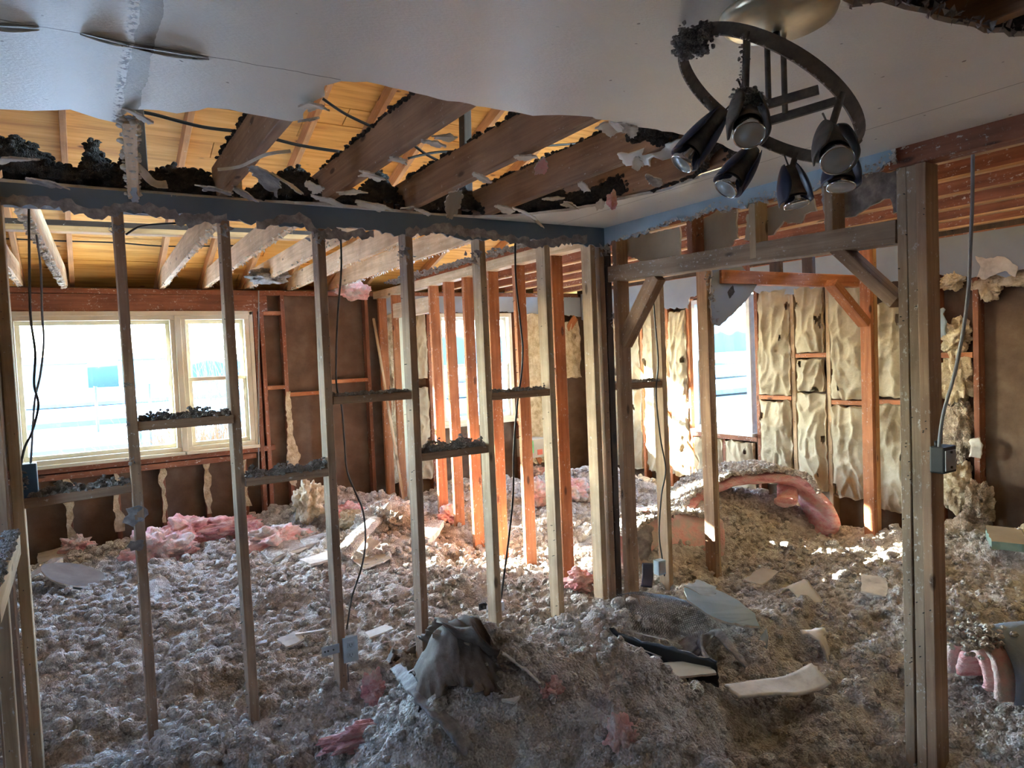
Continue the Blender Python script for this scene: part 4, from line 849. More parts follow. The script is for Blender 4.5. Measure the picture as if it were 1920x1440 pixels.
# ------------------------------------------------------------------ kraft-faced batts
def kraft_batt(f3, u0, u1, z0, z1, seed, label, bulge=.03, mat='kraft', group='kraft-faced batts'):
    nu, nz = 26, max(20, int((z1-z0)/.018)); k = Vector((seed*2.3, seed*.7, 0)); A = []; B = []; r0 = random.Random(seed)
    for i in range(nz+1):
        for j in range(nu+1):
            s, t = j/nu, i/nz; u = u0+(u1-u0)*s; z = z0+(z1-z0)*t
            if j in (0, nu): u += .020*noise.noise(Vector((z*7, j, seed)))
            if i in (0, nz): z += .03*noise.noise(Vector((u*14, i, seed)))
            q = Vector((u*5.0, z*2.0, 0))+k
            cr = 1-abs(noise.noise(q*1.7))*2; cr2 = 1-abs(noise.noise(Vector((u*9+z*4, z*5-u*3, 4))+k))*2.2
            d = bulge*(1-(2*s-1)**4)*(1-.5*(2*t-1)**6)+.026*noise.noise(q*1.2)+.020*max(0, cr)**3+.017*max(0, cr2)**4
            A.append(f3(u, z, d)); B.append(f3(u, z, -.02))
    mb = MB(); n = nu+1; F = []; o = (nz+1)*n
    holes = [(r0.random(), r0.random(), r0.uniform(.02, .07)) for _ in range(3)]
    for i in range(nz):
        for j in range(nu):
            s, t = j/nu, i/nz
            if any((s-h[0])**2*.16+(t-h[1])**2*(z1-z0)**2 < (h[2]*(.6+.8*abs(noise.noise(Vector((s*9, t*9, seed))))))**2 and (s < .25 or s > .75 or t < .12) for h in holes): continue
            a = i*n+j; F.append((a, a+1, a+n+1, a+n))
    FB = [(a+n+o, a+n+1+o, a+1+o, a+o) for a in (i*n+j for i in range(0, nz) for j in range(0, nu))]
    mb.add(A+B, F, 0, True); base = len(mb.f); mb.f += FB; mb.mi += [1]*len(FB); mb.sm += [True]*len(FB)
    rim = [(i*n, (i+1)*n) for i in range(nz)]+[((i+1)*n+nu, i*n+nu) for i in range(nz)]+[(j+1, j) for j in range(nu)]+[(nz*n+j, nz*n+j+1) for j in range(nu)]
    for a, b in rim: mb.f.append((a, a+o, b+o, b)); mb.mi.append(1); mb.sm.append(False)
    return T(mb.build('kraft_batt', [M[mat], M['yellow_glass']]), label, 'insulation batt', group)
fr2 = lambda u, z, d: (X2+.005-d, u, z)
KB = [(3.99, 4.33, 1.25, 2.20, 'kraft-faced batt right of the far window, upper half'), (4.0, 4.33, .42, 1.19, 'kraft-faced batt right of the far window, lower half'),
      (3.66, 3.93, 1.63, 2.2, 'kraft-faced batt in the second bay above the orange block'), (3.67, 3.92, 1.29, 1.57, 'short kraft patch right under the orange block'), (3.65, 3.93, .42, 1.27, 'tall narrow kraft-faced batt in the second bay, lower half'),
      (3.28, 3.60, 1.23, 2.22, 'kraft-faced batt in the third bay, upper half, with a dark tear'), (3.28, 3.60, .40, 1.17, 'kraft-faced batt in the third bay, lower half'),
      (2.95, 3.23, 1.26, 2.0, 'kraft-faced batt seen between the doubled opening stud and the triple post, upper half'), (2.92, 3.23, .35, 1.2, 'kraft-faced batt seen between the doubled opening stud and the triple post, lower half'),
      (4.42, 4.76, .30, .78, 'crumpled kraft piece under the right half of the far window'), (4.80, 5.18, .30, .78, 'crumpled kraft piece under the left half of the far window'),
      (5.24, 5.50, .35, 2.1, 'sunlit kraft-faced batt directly left of the far window'), (5.55, 5.90, .35, 2.12, 'kraft-faced batt in the second bay left of the far window'), (5.96, 6.30, 1.3, 2.12, 'kraft-faced batt in the third bay left of the far window, upper half'), (5.96, 6.30, .35, 1.26, 'kraft-faced batt in the third bay left of the far window, lower half'),
      (6.36, 6.70, 1.3, 2.14, 'kraft-faced batt near the far corner, upper half'), (6.36, 6.70, .35, 1.26, 'kraft-faced batt near the far corner, lower half')]
for k, (u0, u1, z0, z1, lb) in enumerate(KB): kraft_batt(fr2, u0, u1, z0, z1, k+3, lb)
fb2 = lambda u, z, d: (u, Y1+.005-d, z)
for k, (u0, u1, z0, z1, lb, mt) in enumerate(((3.03, 3.29, 1.5, 2.2, 'tan batt behind the cream casing, upper half', 'kraft'), (3.03, 3.29, .4, 1.4, 'tan batt behind the cream casing, lower half', 'kraft'), (4.5, 4.87, .4, 2.2, 'tan fuzzy batt right of the narrow window', 'yellow_glass'), (4.93, 5.4, 1.4, 2.1, 'tan batt in the far right corner above bare dark board', 'yellow_glass'), (2.78, 2.97, .4, 2.2, 'tan batt at the very left of the room behind the orange studs', 'yellow_glass'))):
    kraft_batt(fb2, u0, u1, z0, z1, 50+k, lb, .02, mt, 'tan batts on the back wall')
# torn fibreglass behind the post
def tuft(c, r3_, seed, label, mat='yellow_glass', name='insulation_chunk', sub=5, cat='insulation', group=None, amp=.6, fs=1.9, rot=0, fine=.16):
    return T(fluff_mb(c, r3_, seed, sub, amp, fs, fine, 8, rot).build(name, M[mat]), label, cat, group)
tuft((X2+.02, 2.61, 1.72), (.06, .10, .10), 61, 'tan fibreglass tuft high between the orange and reddish studs')
tuft((X2+.02, 2.61, 1.42), (.06, .10, .22), 62, 'ragged tan fibreglass filling the bay behind the hanging grey cable')
tuft((X2+.02, 2.60, 1.02), (.06, .10, .22), 63, 'lower ragged fibreglass in the bay behind the grey cable', 'clump_far')
tuft((X2-.02, 2.62, .62), (.09, .12, .16), 64, 'sunlit yellowish fibreglass heap at the foot of the bay behind the post')
tuft((X2-.10, 2.42, .5), (.10, .09, .16), 65, 'grey-tan slumped insulation heap right of the post', 'clump_far')
tuft((X2-.2, 2.48, .28), (.18, .2, .12), 66, 'tan insulation heap on the floor behind the post', 'clump_far')
tuft((X2-.1, 2.12, .30), (.16, .12, .12), 67, 'pale insulation chunk at the right edge below the brown board')
tuft((X2+.03, 2.40, 2.06), (.035, .09, .09), 68, 'yellowish fibreglass torn over the brown board, right of the grey cable')
tuft((X2+.03, 2.2, 2.09), (.03, .14, .05), 69, 'yellowish fringe of fibreglass at the top of the brown board')
tuft((X2+.0, 2.62, 2.12), (.05, .07, .06), 70, 'brownish fibreglass fringe under the blue band by the post')
pl = jag([C2(*q) for q in ((1830,480),(1850,485),(1880,480),(1910,500),(1905,520),(1885,508),(1870,512),(1850,525),(1832,520),(1840,500))], .006, .02, 4, True)
T(sheet_mb(pl, lambda a, b: (X2-.022, a, b), (.004, 0, 0)).build('torn_wall_paper', [M['paper'], M['paper']]), 'pale torn paper flap on the blue band at the right edge', 'torn paper')
T(ribbon_mb([(X2-.03, 2.70, 1.92), (X2-.05, 2.68, 1.83), (X2-.03, 2.69, 1.72)], (0, 1, 0), .07, .008, 9, .012, jagv=.02).build('torn_wall_paper', [M['blue_light']]), 'pale blue torn board hanging beside the orange stud behind the post', 'torn paper')
T(ribbon_mb([(X2-.03, 2.47, .98), (X2-.06, 2.45, .93), (X2-.03, 2.46, .85)], (0, 1, 0), .07, .006, 10, .012, jagv=.02).build('torn_wall_paper', [M['paper']]), 'grey paper scrap caught low on the reddish stud', 'torn paper')

# grey drywall remnant on the far stud
def A3(x, y, Y=YA-.006): p = atY(x, y, Y); return (p.x, p.z)
pl = [A3(*q) for q in ((1334,500),(1385,496),(1405,516),(1418,532),(1408,550),(1388,574),(1366,594),(1348,612),(1334,606),(1330,560))]
hole = [A3(*q) for q in ((1372,535),(1376,548),(1366,560),(1362,548))]
root = empty('drywall_remnant', (3.66, YA-.006, 2.1)); T(root, 'hanging sheet of grey drywall with a dark patch for a hole, on the far stud', 'drywall')
part(sheet_mb([tuple(p) for p in jag(pl, .004, .02, 8, True)], lambda a, b: (a, YA-.014, b), (0, .012, 0)), 'drywall_sheet', [M['grey_paint'], M['paper']], root)
part(sheet_mb([tuple(p) for p in jag(hole, .003, .012, 9, True)], lambda a, b: (a, YA-.016, b), (0, .0015, 0)), 'hole_shade_patch', [M['attic'], M['attic']], root)  # dark patch laid on the drywall stands for the shade inside a hole
mb = MB(); r3 = random.Random(14); a0, a1 = atY(1325, 510, YA-.02), atY(1340, 612, YA-.02)
for i in range(46):
    c = a0.lerp(a1, r3.random())+Vector((r3.uniform(-.03, .03), r3.uniform(-.02, .0), 0)); s = r3.uniform(.008, .02)
    q = [c+Vector((r3.uniform(-s, s), r3.uniform(-s, s)*.6, r3.uniform(-s, s))) for _ in range(4)]; mb.add(q, [(0, 1, 2), (0, 2, 3), (0, 3, 1), (1, 3, 2)])
part(mb, 'torn_edge', M['grey_paper'], root)

# ------------------------------------------------------------------ paper washers left on the first stud, brackets, outlets, cables
for k, (px, py, s) in enumerate(((255, 968, .05), (256, 1022, .035))):
    c = atY(px, py, YA-.008); pts = []; r3 = random.Random(k+5)
    for i in range(14): a = 2*math.pi*i/14; r_ = s*(.55+.6*r3.random()); pts.append((c.x+r_*math.cos(a), c.z+r_*.8*math.sin(a)))
    T(sheet_mb(pts, lambda a, b: (a, YA-.008+.1*(abs(a-c.x)), b), (0, .003, 0)).build('paper_scrap', [M['grey_paper'], M['paper']]), ('upper', 'lower')[k]+' of the two round torn paper scraps nailed to the first bare stud', 'torn paper', 'paper scraps on the first stud')
for k, (px, py, s) in enumerate(((238, 720, .014), (246, 866, .014), (240, 795, .012), (222, 430, .03), (420, 432, .03), (600, 445, .035), (755, 470, .04), (890, 480, .04), (1135, 470, .05), (1150, 600, .03))):
    c = atY(px, py, YA-.01); mb = MB(); r3 = random.Random(k+50)
    for i in range(14):
        d = c+Vector((r3.gauss(0, s*.5), r3.uniform(-.012, .0), r3.gauss(0, s*.5))); q = [d+Vector((r3.uniform(-s, s)*.5, r3.uniform(-s, s)*.3, r3.uniform(-s, s)*.5)) for _ in range(4)]; mb.add(q, [(0, 1, 2), (0, 2, 3), (0, 3, 1), (1, 3, 2)])
    T(mb.build('gypsum_crumb', M['grey_paper']), ['tiny crumb high on the first bare stud over the window glass', 'tiny crumb on the first stud just above the window sill', 'tiny crumb halfway up the first bare stud', 'grey crumb where the first bare stud meets the blue strip', 'grey crumb where the second bare stud meets the blue strip', 'grey crumb at the head of the third bare stud', 'grey fluffy crumb at the head of the fourth bare stud', 'grey fluffy crumb at the head of the fifth bare stud', 'torn gypsum cluster at the head of the dark corner studs', 'torn gypsum cluster on the dark corner stud at brace height'][k], 'torn paper', 'gypsum crumbs left on studs')

def outlet(loc, face, label):
    root = empty('wall_outlet', loc); T(root, label, 'outlet'); x, y, z = loc
    mb = MB(); mb.box((x-.036, y-.006, z-.06), (x+.036, y, z+.06), 0, .004); part(mb, 'cover_plate', M['outlet'], root)
    for s in (-1, 1):
        mb = MB(); mb.box((x-.016, y-.0085, z+s*.024-.014), (x+.016, y-.005, z+s*.024+.014), 0, .003); so = part(mb, 'socket', M['outlet'], root)
        mb = MB(); mb.box((x-.008, y-.0095, z+s*.024-.006), (x-.006, y-.008, z+s*.024+.006)); mb.box((x+.005, y-.0095, z+s*.024-.005), (x+.007, y-.008, z+s*.024+.005)); mb.tube([(x, y-.0095, z+s*.024-.010), (x, y-.008, z+s*.024-.010)], .002, 8)
        o = mb.build('socket_slots', M['black'], loc=tuple(loc)); o.location = (0, 0, 0); o.parent = so
    mb = MB(); mb.box((x-.030, y, z-.05), (x+.028, y+.045, z+.05)); part(mb, 'junction_box', M['galv'], root)
    return root
pz = atY(657, 1217, YA-.02)
outlet((pz.x, YA-.02, pz.z), 0, 'pale blue double outlet fixed to the third bare stud near the floor')
pb = atY(625, 1218, YA-.008); root = empty('metal_bracket', (pb.x, YA-.008, pb.z)); T(root, 'galvanised mounting bracket across the foot of the third bare stud', 'bracket')
mb = MB(); mb.box((pb.x-.055, YA-.008, pb.z-.022), (pb.x+.03, YA-.004, pb.z+.022), 0, .001); 
for dx in (-.04, -.025, .0): mb.tube([(pb.x+dx, YA-.012, pb.z), (pb.x+dx, YA-.007, pb.z)], .004, 10, 1)
part(mb, 'plate', [M['galv'], M['nail']], root)
pb = atY(908, 1137, YA-.008); root = empty('metal_bracket', (pb.x, YA-.008, pb.z)); T(root, 'dark bracket with bolts at the foot of the fifth partition stud', 'bracket')
mb = MB(); mb.box((pb.x-.03, YA-.006, pb.z-.018), (pb.x+.014, YA, pb.z+.018), 0, .001); mb.tube([(pb.x-.012, YA-.022, pb.z), (pb.x-.012, YA, pb.z)], .009, 12); mb.tube([(pb.x+.006, YA-.02, pb.z+.012), (pb.x+.006, YA, pb.z+.012)], .006, 12); part(mb, 'plate', M['nail'], root)
pb = atY(935, 1135, YA+.06); mb = MB(); mb.box((pb.x-.02, YA+.03, pb.z-.025), (pb.x+.02, YA+.07, pb.z+.025), 0, .003); T(mb.build('small_junction_box', M['galv']), 'small metal box on the right side of the fifth partition stud', 'box')

def cable(pts, r, mat, label, group=None, name='hanging_cable', n=6):
    P = [Vector(p) for p in pts]; out = []
    for i in range(len(P)-1):
        p0, p1, p2, p3 = P[max(0, i-1)], P[i], P[i+1], P[min(len(P)-1, i+2)]
        for j in range(n):
            t = j/n; out.append(0.5*((2*p1)+(p2-p0)*t+(2*p0-5*p1+4*p2-p3)*t*t+(3*p1-p0-3*p2+p3)*t**3))
    out.append(P[-1]); mb = MB(); mb.tube(out, r, 8); return T(mb.build(name, M[mat]), label, 'cable', group)
yc = YA+.045
cable([atY(*q, YA+.02) for q in ((54,392),(55,480),(57,590),(66,660),(64,720),(72,760),(60,810),(46,840),(38,878))], .0045, 'cable', 'left of the two cables hanging over the big window into the blue box')
cable([atY(*q, YA+.05) for q in ((68,440),(76,500),(79,590),(82,640),(76,700),(66,745),(62,790),(60,830),(57,878))], .004, 'cable_light', 'right of the two cables hanging over the big window into the blue box')
cable([atY(*q, yc) for q in ((638,430),(640,500),(634,580),(631,640),(630,700),(632,730),(640,760),(646,830),(650,880),(665,920),(681,960),(685,1020),(676,1070),(660,1120),(650,1180))], .0048, 'cable', 'long grey cable hanging right of the third bare stud down to the outlet')
cable([atY(*q, yc) for q in ((651,1245),(653,1262),(654,1278))], .0045, 'cable', 'short cable tail below the pale blue outlet')
cable([atY(*q, yc) for q in ((966,450),(967,520),(975,600),(980,650),(978,700),(972,740),(966,800),(963,860),(962,930),(955,1000),(945,1080),(938,1130))], .0055, 'black', 'long black cable hanging in front of the broad orange stud')
cable([atY(*q, YA-.005) for q in ((1223,530),(1228,600),(1234,680),(1230,740),(1238,820),(1248,880),(1240,930),(1236,1000),(1242,1050),(1246,1080))], .0045, 'black', 'black cable running down the left edge of the stud beyond the corner')
yq = XB-.01
cable([atX(*q, yq) for q in ((1824,290),(1823,380),(1820,450),(1816,540),(1806,620),(1790,700),(1770,770),(1762,820),(1760,850))], .0065, 'cable_light', 'grey armoured cable hanging right of the triple post into the dark box', name='armoured_cable')
cable([atY(*q, 6.5) for q in ((0,447),(120,452),(215,455),(330,462),(540,458))], .006, 'black', 'black cable lying across the attic behind the first bare stud', 'attic cables', 'attic_cable')
cable([atY(*q, 3.45) for q in ((262,210),(290,215),(380,238),(470,250),(560,272),(640,285)) ], .008, 'black', 'thick black cable crossing the hole at its left', 'attic cables', 'attic_cable')
cable([atY(*q, 3.6) for q in ((605,185),(650,215),(715,245),(760,262),(800,290),(840,310))], .008, 'black', 'thick black cable slanting down through the peak of the hole', 'attic cables', 'attic_cable')
cable([atY(*q, 3.6) for q in ((765,297),(815,286),(870,283),(1000,275),(1100,268))], .007, 'black', 'black cable sagging across the right half of the hole', 'attic cables', 'attic_cable')
cable([atY(*q, 4.6) for q in ((236,440),(262,425),(300,420),(350,418))], .006, 'black', 'short black cable looping to a back-room joist', 'attic cables', 'attic_cable')
cable([atY(485, y, Y1-.02) for y in (545, 600, 650, 720, 800, 880)], .006, 'cable_light', 'pale conduit running down the dark board right of the big window', name='wall_conduit')
# blue box at left
pb = atY(47, 900, YA+.04); root = empty('electrical_box', (pb.x, YA+.04, pb.z)); T(root, 'blue plastic electrical box between the left end stud and the lint-covered blocking', 'box')
mb = MB(); x, z = pb.x, pb.z; 
mb.box((x-.035, YA+.02, z-.075), (x+.04, YA+.08, z+.062), 0, .004); part(mb, 'box_body', M['box_blue'], root)
mb = MB(); r3 = random.Random(3)
add_clumps(mb, [(x-.008+r3.gauss(0, .008), YA+.02, z+r3.uniform(-.035, .035)) for _ in range(60)], [r3.uniform(.003, .007) for _ in range(60)], r3, 2)
part(mb, 'plaster_smears', M['grey_paper'], root)
# dimmer / switch box on the post
pb = atX(1760, 862, XB-.005); root = empty('switch_box', tuple(pb)); T(root, 'dark square switch box on the right side of the triple post', 'box')
x, y, z = XB+.02, 1.36, pb.z; mb = MB(); mb.box((x-.04, y-.035, z-.05), (x+.05, y+.018, z+.05), 0, .006); mb.tube([(x-.028, y-.004, z+.045), (x-.028, y-.004, z+.07)], .009, 10); part(mb, 'box_body', M['black'], root)
mb = MB(); mb.box((x-.034, y-.038, z-.04), (x+.04, y-.034, z+.035), 0, .001); part(mb, 'cover_plate', M['galv'], root)
for s in (-1, 1):
    mb = MB(); mb.tube([(x+.003, y-.043, z+s*.028), (x+.003, y-.037, z+s*.028)], .005, 10); part(mb, 'screw', M['nail'], root)
# cup-like cap at the corner
pb = atY(1158, 697, YA-.0); mb = MB(); mb.lathe([(.0, .045), (.014, .045), (.016, .0), (.013, 0), (.012, .04), (0, .04)], (pb.x, YA+.02, pb.z-.022), (0, 0, 1), 18); T(mb.build('plastic_cap', M['white']), 'small white plastic cap standing on the short blocking beyond the corner', 'cap')
# ------------------------------------------------------------------ ceiling spotlight fixture
cn = atZ(1458, 22, CEIL); fx = empty('spot_light_fixture', (cn.x, cn.y, CEIL)); T(fx, 'dusty ceiling light with a tilted ring of six spot heads under a nickel plate', 'light fixture')
mb = MB(); mb.lathe([(.0, .0), (.122, .0), (.124, -.006), (.118, -.02), (.105, -.027), (.02, -.031), (.0, -.031)], (cn.x, cn.y, CEIL), (0, 0, 1), 56); part(mb, 'canopy', M['steel'], fx)
DF = 1.60
_n = Vector((cn.x, cn.y, 0)).normalized()
def atD(x, y, d=DF): r_ = ray(x, y); return Vector((0, 0, EYE))+r_*(d/_fw.dot(r_))
mb = MB(); q = atD(1455, 33, 1.55); mb.tube([(q.x, q.y, CEIL-.045), (q.x, q.y, CEIL-.025)], .008, 12); part(mb, 'canopy_nut', M['black'], fx)
for (a, b) in (((1437, 0), (1441, 188)), ((1469, 10), (1472, 212))):
    q = atD(*b, 1.60); mb = MB(); mb.tube([(q.x, q.y, CEIL-.02), (q.x, q.y, q.z)], .0065, 12); part(mb, 'rod', M['fixture'], fx)
C0 = atD(1438, 183); _d0 = (C0-Vector((0, 0, EYE))).normalized(); _r = (RT-_d0*RT.dot(_d0)).normalized(); _u = _r.cross(_d0); DD = 1.60/_fw.dot(_d0)
c30, s30 = math.cos(rad(29)), math.sin(rad(29)); e1 = _r*c30-_u*s30; ep = _r*s30+_u*c30; e2 = ep*.40-_d0*.9165
RR = .226
def ring(t, r=RR, off=0): return C0+(e1*math.cos(t)+e2*math.sin(t))*r+e1.cross(e2)*off
def band(t0, t1, n, w=.03, th=.005):
    mb = MB(); vs = []; fs = []; nn = e1.cross(e2)
    for i in range(n+1):
        t = t0+(t1-t0)*i/n
        for r_, o in ((RR-th/2, -w/2), (RR+th/2, -w/2), (RR+th/2, w/2), (RR-th/2, w/2)): vs.append(ring(t, r_, o))
    for i in range(n):
        for k in range(4): fs.append((i*4+k, i*4+(k+1) % 4, (i+1)*4+(k+1) % 4, (i+1)*4+k))
    fs += [(3, 2, 1, 0), tuple(n*4+k for k in range(4))]; mb.add(vs, fs, 0, False); return mb
part(band(0, 2*math.pi, 72), 'ring', M['fixture'], fx)
def bar(p, q, w, h, name):
    p, q = Vector(p), Vector(q); d = (q-p).normalized(); u = d.cross(Vector((0, 0, 1))).normalized(); v = u.cross(d); mb = MB()
    vs = [e+u*a*w/2+v*b*h/2 for e in (p, q) for a, b in ((-1, -1), (1, -1), (1, 1), (-1, 1))]
    mb.add(vs, [(0,1,5,4),(1,2,6,5),(2,3,7,6),(3,0,4,7),(3,2,1,0),(4,5,6,7)]); return part(mb, name, M['fixture'], fx)
bar(atD(1425, 200, 1.58), atD(1535, 168, 1.52), .012, .018, 'crossbar'); bar(atD(1440, 228, 1.63), atD(1568, 190, 1.56), .012, .018, 'crossbar')
def head(lx, ly, d, tip, stem_from, label_i, face=None, lensr=.031):
    """a spot head: L = pivot, tip = lens centre"""
    Lp = atD(lx, ly, d); Tp = atD(tip[0], tip[1], tip[2]); ax = (Tp-Lp).normalized(); ln = (Tp-Lp).length
    o = empty('spot_head', (0, 0, 0)); o.parent = fx; o.location = (0, 0, 0); base = fx.location
    def sub(mb, name, mat): ob = mb.build(name, mat, loc=tuple(base)); ob.location = (0, 0, 0); ob.parent = o; return ob
    mb = MB(); mb.tube([stem_from, Vector(stem_from).lerp(Lp, .5), Lp], .0075, 10); sub(mb, 'stem', M['fixture'])
    u = ax.cross(_fw).normalized(); v = ax.cross(u); mb = MB()
    mb.lathe([(.0, -.012), (.010, -.012), (.012, 0), (.014, ln*.35), (.019, ln*.55), (lensr*.9, ln*.86), (lensr, ln*.93), (lensr, ln), (lensr*.93, ln*1.01), (lensr*.9, ln*.98)], Lp, ax, 30); sub(mb, 'reflector', M['chrome'])
    mb = MB(); mb.lathe([(.0, -.02), (.014, -.018), (.018, 0), (.0205, ln*.3), (.025, ln*.55), (.029, ln*.72), (.027, ln*.72)], Lp, ax, 26); sub(mb, 'housing', M['fixture'])
    mb = MB(); mb.lathe([(.0, ln*1.005), (lensr*.35, ln*1.005), (lensr*.38, ln*.99), (lensr*.92, ln*.985)], Lp, ax, 30); sub(mb, 'lens', M['lens'])
    for s in (-1, 1):           # the two curved cheek shells
        n, mm_ = 16, 10; mb = MB(); vs = []; fs = []
        for th_ in (0, .003):
            for i in range(n+1):
                t = i/n; h = -.022+(ln*.90+.022)*t; rr_ = .012+.026*math.sin(math.pi*min(1, t*1.15+.05)*.5)**.8+th_; half = rad(62)*math.sin(math.pi*(.10+.78*t))**.6
                for j in range(mm_+1):
                    a = (j/mm_-.5)*2*half; vs.append(Lp+ax*h+u*s*rr_*math.cos(a)+v*rr_*math.sin(a)*1.15)
        k = (n+1)*(mm_+1)
        for i in range(n):
            for j in range(mm_):
                a = i*(mm_+1)+j; fs += [(a, a+1, a+mm_+2, a+mm_+1), (k+a+mm_+1, k+a+mm_+2, k+a+1, k+a)]
        for i in range(n): a = i*(mm_+1); fs += [(a, a+mm_+1, k+a+mm_+1, k+a), (a+mm_, k+a+mm_, k+a+2*mm_+1, a+2*mm_+1)]
        for j in range(mm_): fs += [(j+1, j, k+j, k+j+1), (n*(mm_+1)+j, n*(mm_+1)+j+1, k+n*(mm_+1)+j+1, k+n*(mm_+1)+j)]
        mb.add(vs, fs, 0, True); sub(mb, 'cheek_plate', M['fixture' if label_i in (1, 2) else 'navy'])
    mb = MB(); mb.tube([Lp+v*.004, Lp-ax*.02+RT*(-.012 if label_i != 0 else .03)+UP*.028], .002, 6); sub(mb, 'set_screw', M['fixture'])
    return o, Lp, ax
def rnear(x, y):
    best = min((ring(2*math.pi*i/180) for i in range(180)), key=lambda q: abs(q.x-atD(x, y, _fw.dot(q-Vector((0, 0, EYE)))).x)+abs(q.z-atD(x, y, _fw.dot(q-Vector((0, 0, EYE)))).z)); return best
rd = lambda q: _fw.dot(q-Vector((0, 0, EYE)))
s1 = rnear(1402, 112); h1 = head(1397, 188, rd(s1)+.01, (1405, 254, rd(s1)-.055), s1, 1)
s3 = rnear(1558, 178); h3 = head(1556, 248, rd(s3)+.01, (1570, 302, rd(s3)-.055), s3, 2)
s2 = rnear(1292, 185); h2 = head(1345, 222, rd(s2), (1277, 308, rd(s2)-.01), s2, 0)
s4 = rnear(1375, 250); h4 = head(1408, 290, rd(s4)-.03, (1360, 355, rd(s4)-.05), s4, 3)
s5 = rnear(1492, 285); h5 = head(1482, 325, rd(s5), (1494, 386, rd(s5)-.01), s5, 4)
s6 = rnear(1590, 262); h6 = head(1578, 300, rd(s6)+.05, (1577, 352, rd(s6)+.04), s6, 5)
r3 = random.Random(5); mb = MB(); P = []; Q = []
for (x, y, s, n_, dd) in ((1295, 68, 16, 260, 1.5), (1283, 95, 14, 200, 1.52), (1325, 60, 14, 160, 1.48), (1312, 92, 12, 120, 1.5), (1275, 75, 8, 60, 1.5)):
    for k in range(n_): P.append(atD(x+r3.gauss(0, s*.6), y+r3.gauss(0, s*.5), dd+r3.gauss(0, .012))); Q.append(r3.uniform(.002, .006))
add_clumps(mb, P, Q, r3, 2); tag(part(mb, 'lint', M['dust'], fx), kind='stuff')
mb = MB(); P = []; Q = []
for k in range(220): P.append(h1[1]+h1[2]*r3.uniform(-.01, .05)+RT*r3.gauss(0, .013)+UP*r3.uniform(0, .016)-_fw*.02); Q.append(r3.uniform(.002, .005))
for k in range(90): t = r3.random(); P.append(s1.lerp(h1[1], t)+RT*r3.gauss(-.004, .005)); Q.append(r3.uniform(.0015, .004))
for k in range(260): t = r3.uniform(0, 6.28); P.append(ring(t, RR, .013)+Vector((r3.uniform(-.004, .004),)*3)); Q.append(r3.uniform(.001, .003))
for k in range(60): P.append(s2.lerp(h2[1], r3.random())+RT*r3.gauss(0, .006)+UP*r3.gauss(0, .006)); Q.append(r3.uniform(.002, .005))
add_clumps(mb, P, Q, r3, 2); tag(part(mb, 'lint', M['dust'], fx), kind='stuff')

# torn edge of the near ceiling hole at the upper right
mb = MB(); r3 = random.Random(17)
for k in range(160):
    i = r3.randrange(3, 11); a, b = Vector(near[i]), Vector(near[i+1]); q = a.lerp(b, r3.random()); s = r3.uniform(.004, .016)
    c = Vector((q.x, q.y+r3.uniform(-.03, .004), CEIL+r3.uniform(-.002, .02))); mb.add([c+Vector([r3.uniform(-s, s) for _ in range(3)]) for _ in range(4)], [(0, 1, 2), (0, 2, 3), (0, 3, 1), (1, 3, 2)])
tag(mb.build('torn_gypsum_edge', M['grey_paper']), 'ragged grey gypsum edge of the ceiling opening in the upper right corner', 'plaster', kind='stuff')

for k, (x, lb) in enumerate(((1.66, 'left'), (2.09, 'middle'), (2.50, 'right'))):
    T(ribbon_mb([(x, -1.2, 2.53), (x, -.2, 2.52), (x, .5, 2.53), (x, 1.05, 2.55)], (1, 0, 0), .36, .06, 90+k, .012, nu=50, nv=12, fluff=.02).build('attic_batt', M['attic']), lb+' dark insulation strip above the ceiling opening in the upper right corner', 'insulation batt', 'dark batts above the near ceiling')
# ------------------------------------------------------------------ debris on the floor
def slab(px, py, w, l, th, yaw, tx, ty, mat, label, seed, cat='drywall', name='drywall_piece', lift=.02, curve=0.0, group=None, edge='paper', back=None):
    p = onfloor(px, py); z = HS(p.x, p.y)+lift; rr = random.Random(seed); n = 7; base = []
    for (a, b) in ((-1, -1), (-.2, -1.05), (1, -.9), (1.05, .1), (.9, 1), (.1, .92), (-1.02, .95)): base.append((a*w/2*(1+rr.uniform(-.12, .12)), b*l/2*(1+rr.uniform(-.12, .12))))
    pl = [tuple(q) for q in jag(base, min(w, l)*.025, min(w, l)*.12, seed, True)]; cy, sy = math.cos(yaw), math.sin(yaw)
    def f3(a, b):
        zz = a*math.tan(tx)+b*math.tan(ty)+curve*(a*a)/(w*w)*w; return (p.x+a*cy-b*sy, p.y+a*sy+b*cy, z+zz)
    if curve: # gridded so it can bend
        pth = [Vector((p.x+t*w*cy, p.y+t*w*sy, z+t*w*math.tan(tx)+curve*(t*t)*w)) for t in [i/8-.5 for i in range(9)]]
        mb = ribbon_mb(pth, (-sy, cy, math.tan(ty)), l, th, seed, .003, jagv=.02, mi_edge=1, mi_back=1); return T(mb.build(name, [M[mat], M[back or edge]]), label, cat, group)
    return T(sheet_mb(pl, f3, (0, 0, th), 1 if back else 0, 2, 0).build(name, [M[mat], M[back or mat], M[edge]]), label, cat, group)
def pchunk(px, py, r3_, seed, label, mat='pink', lift=.03, rot=0, amp=.55, name='fibreglass_chunk', group='pink fibreglass chunks', sub=5):
    p = onfloor(px, py); return tuft((p.x, p.y, HS(p.x, p.y)+lift+.05), tuple(q*1.15 for q in r3_), seed, label, mat, name, sub, 'insulation', group, amp, 1.8, rot)
